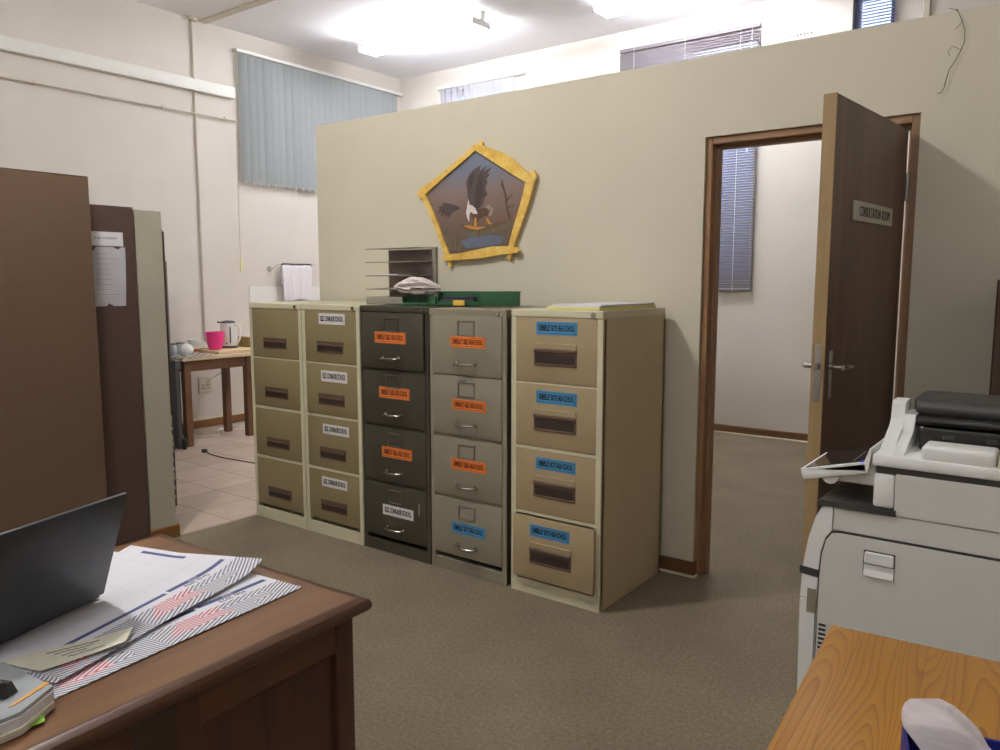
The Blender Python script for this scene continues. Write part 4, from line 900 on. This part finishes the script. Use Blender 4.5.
h.build('latch_handle', [M['copier_lt'], M['copier_dk']], sc_)
g = MB()
for k in range(14): b2(g, 1.071, 1.090, -.0015, .001, .300+.0135*k, .3065+.0135*k)
g.build('vent_slot', M['copier_blk'], sc_)
b2(MB(), 1.036, 1.060, -.0022, .001, .508, .578, 0).build('finger_recess', M['cab_grey'], cp_)
m = MB(); p, d = side([(1.050, .824), (1.054, .836), (1.062, .840), (1.25, .840), (1.25, .824)], -.004, DB-.02); m.prism(p, d); m.build('output_shelf', M['copier_dk'], cp_)
m = b2(MB(), 1.192, 1.2435, 0, DB-.03, .842, .934, 0, .008, 2); m.build('column_cover', M['copier_lt'], cp_)
b2(MB(), 1.2445, XB, .002, DB-.02, .825, .938, 0, .002).build('upper_body', M['copier'], cp_)
b2(MB(), 1.194, XB-.005, .006, DB-.03, .934, .956, 0, .003).build('scanner_gap', M['copier_dk'], cp_)
b2(MB(), 1.186, XB+.01, -.006, DB-.02, .955, .987, 0, .007, 2).build('scanner', M['copier_lt'], cp_)
b2(MB(), 1.300, 1.465, -.002, .10, .98, 1.022, 0, .010, 3).build('raised_cover', M['copier_lt'], cp_)
b2(MB(), 1.470, XB, .0, .10, .98, 1.018, 0, .004, 2).build('rear_cover', M['cab_cream'], cp_)
# document feeder on the scanner
end = [(.004, .985), (.02, .985), (.15, 1.045), (.165, 1.060), (.172, 1.102), (.185, 1.110), (.25, 1.110), (.27, .985)]
m = MB(); m.prism([(1.196-X, y, z) for y, z in end], (.034, 0, 0)); m.prism([(1.23-X, y, z) for y, z in [(.004, .985), (.14, 1.03), (.165, 1.075), (.25, 1.08), (.27, .985)]], (.028, 0, 0)); m.build('feeder_end_cover', M['copier_lt'], cp_)
m = b2(MB(), 1.275, XB, .13, .42, .987, 1.045, 0, .004); b2(m, 1.25, XB, .17, .44, 1.045, 1.072, 0, .006); m.build('feeder_base', M['copier_blk'], cp_)
m = MB().cyl((1.252-X, .235, 1.088), (XB-X, .235, 1.088), .028, n=24); b2(m, 1.236, XB, .272, .46, 1.06, 1.112, 0, .01, 2); b2(m, 1.262, XB, .150, .215, 1.060, 1.068, 0, .002); m.build('feeder_roller_cover', M['copier_dk'], cp_)
m = MB()
for x in (1.33, 1.43, 1.53): b2(m, x, x+.03, .125, .14, 1.02, 1.035, 0, .003)
b2(m, 1.28, XB, .122, .132, 1.043, 1.049, 0, .001); m.build('feeder_guide', M['copier_dk'], cp_)
# tilting control panel
pa, pb = at(800, 469, 'y', YC+.012), at(866, 462, 'y', YC+.012)
tilt = math.atan2(pb.z-pa.z, pb.x-pa.x); PLn = (pb-pa).length; PW = .27
Mp = Matrix.Translation((pa.x-X, .012, pa.z)) @ Matrix.Rotation(-tilt, 4, 'Y')
m = MB().box(0, PLn, 0, PW, -.032, 0, 0, .006, 2, M=Mp)
m.prism([Mp @ Vector(p) for p in [(0, 0, 0), (PLn*.97, 0, 0), (PLn*1.09, 0, .034), (PLn*1.12, 0, .033), (PLn, 0, -.024)]], (0, PW, 0))
pn = m.build('control_panel', M['copier_lt'], cp_)
MB().box(.012, PLn-.006, .014, PW-.012, -.001, .0022, 0, .001, M=Mp).build('touch_screen', M['screen'], pn)
MB().box(PLn-.016, PLn-.004, .004, .014, .0, .004, M=Mp).build('indicator', M['led'], pn)
m = MB(); hx, hz = at(832, 474, 'y', YC+.04).x-X, at(832, 474, 'y', YC+.04).z
m.cyl((hx, .02, hz-.002), (hx, .20, hz-.002), .022, n=24); b2(m, X+hx, 1.2, .04, .19, hz-.018, hz+.012, 0, .004); b2(m, X+hx+.05, 1.2, .04, .20, hz+.01, hz+.045, 0, .003)
m.build('panel_arm', M['copier'], cp_)

# dark furniture at the right edge
bf = thing('cupboard', 'dark brown wooden cupboard behind the copier at the right edge', 'cupboard', (1.785, -.22, 0))
MB().box(-.42, .42, -.16, .20, .06, 1.45, bev=.004).build('body', M['brownfurn'], bf); MB().box(-.40, .40, -.14, .18, 0, .062).build('plinth', M['black'], bf)
for s in (-1, 1):
    dd = MB().box(min(s*.003, s*.415), max(s*.003, s*.415), -.178, -.161, .08, 1.43, bev=.003).build('door', M['brownfurn'], bf)
    MB().cyl((s*.04, -.178, .8), (s*.04, -.2, .8), .012, n=12).build('knob', M['steel'], dd)

# ------------------------------------------------------------------ daylight, view
W_ = bpy.data.worlds.new('daylight'); SC.world = W_; W_.use_nodes = True
wt = W_.node_tree; bgn = wt.nodes['Background']; bgn.inputs[1].default_value = 1.4
tc_ = wt.nodes.new('ShaderNodeTexCoord'); sx_ = wt.nodes.new('ShaderNodeSeparateXYZ'); wr = wt.nodes.new('ShaderNodeValToRGB')
wt.links.new(tc_.outputs['Generated'], sx_.inputs[0]); wt.links.new(sx_.outputs[2], wr.inputs[0]); wt.links.new(wr.outputs[0], bgn.inputs[0])
el = wr.color_ramp.elements; el[0].position = 0.0; el[0].color = (.10, .12, .24, 1); el[1].position = .5; el[1].color = (3.0, 3.2, 3.6, 1); q2_ = el.new(.30); q2_.color = (.9, 1.05, 1.4, 1)
q_ = el.new(.13); q_.color = (.42, .50, .86, 1)
SC.view_settings.view_transform = 'Standard'; SC.view_settings.look = 'None'; SC.view_settings.gamma = 1; SC.view_settings.use_curve_mapping = False
SC.view_settings.exposure = 0.85
SC.cycles.use_denoising = True
SC.cycles.max_bounces = 10; SC.cycles.diffuse_bounces = 6; SC.cycles.sample_clamp_indirect = 8
SC.cycles.caustics_reflective = False; SC.cycles.caustics_refractive = False
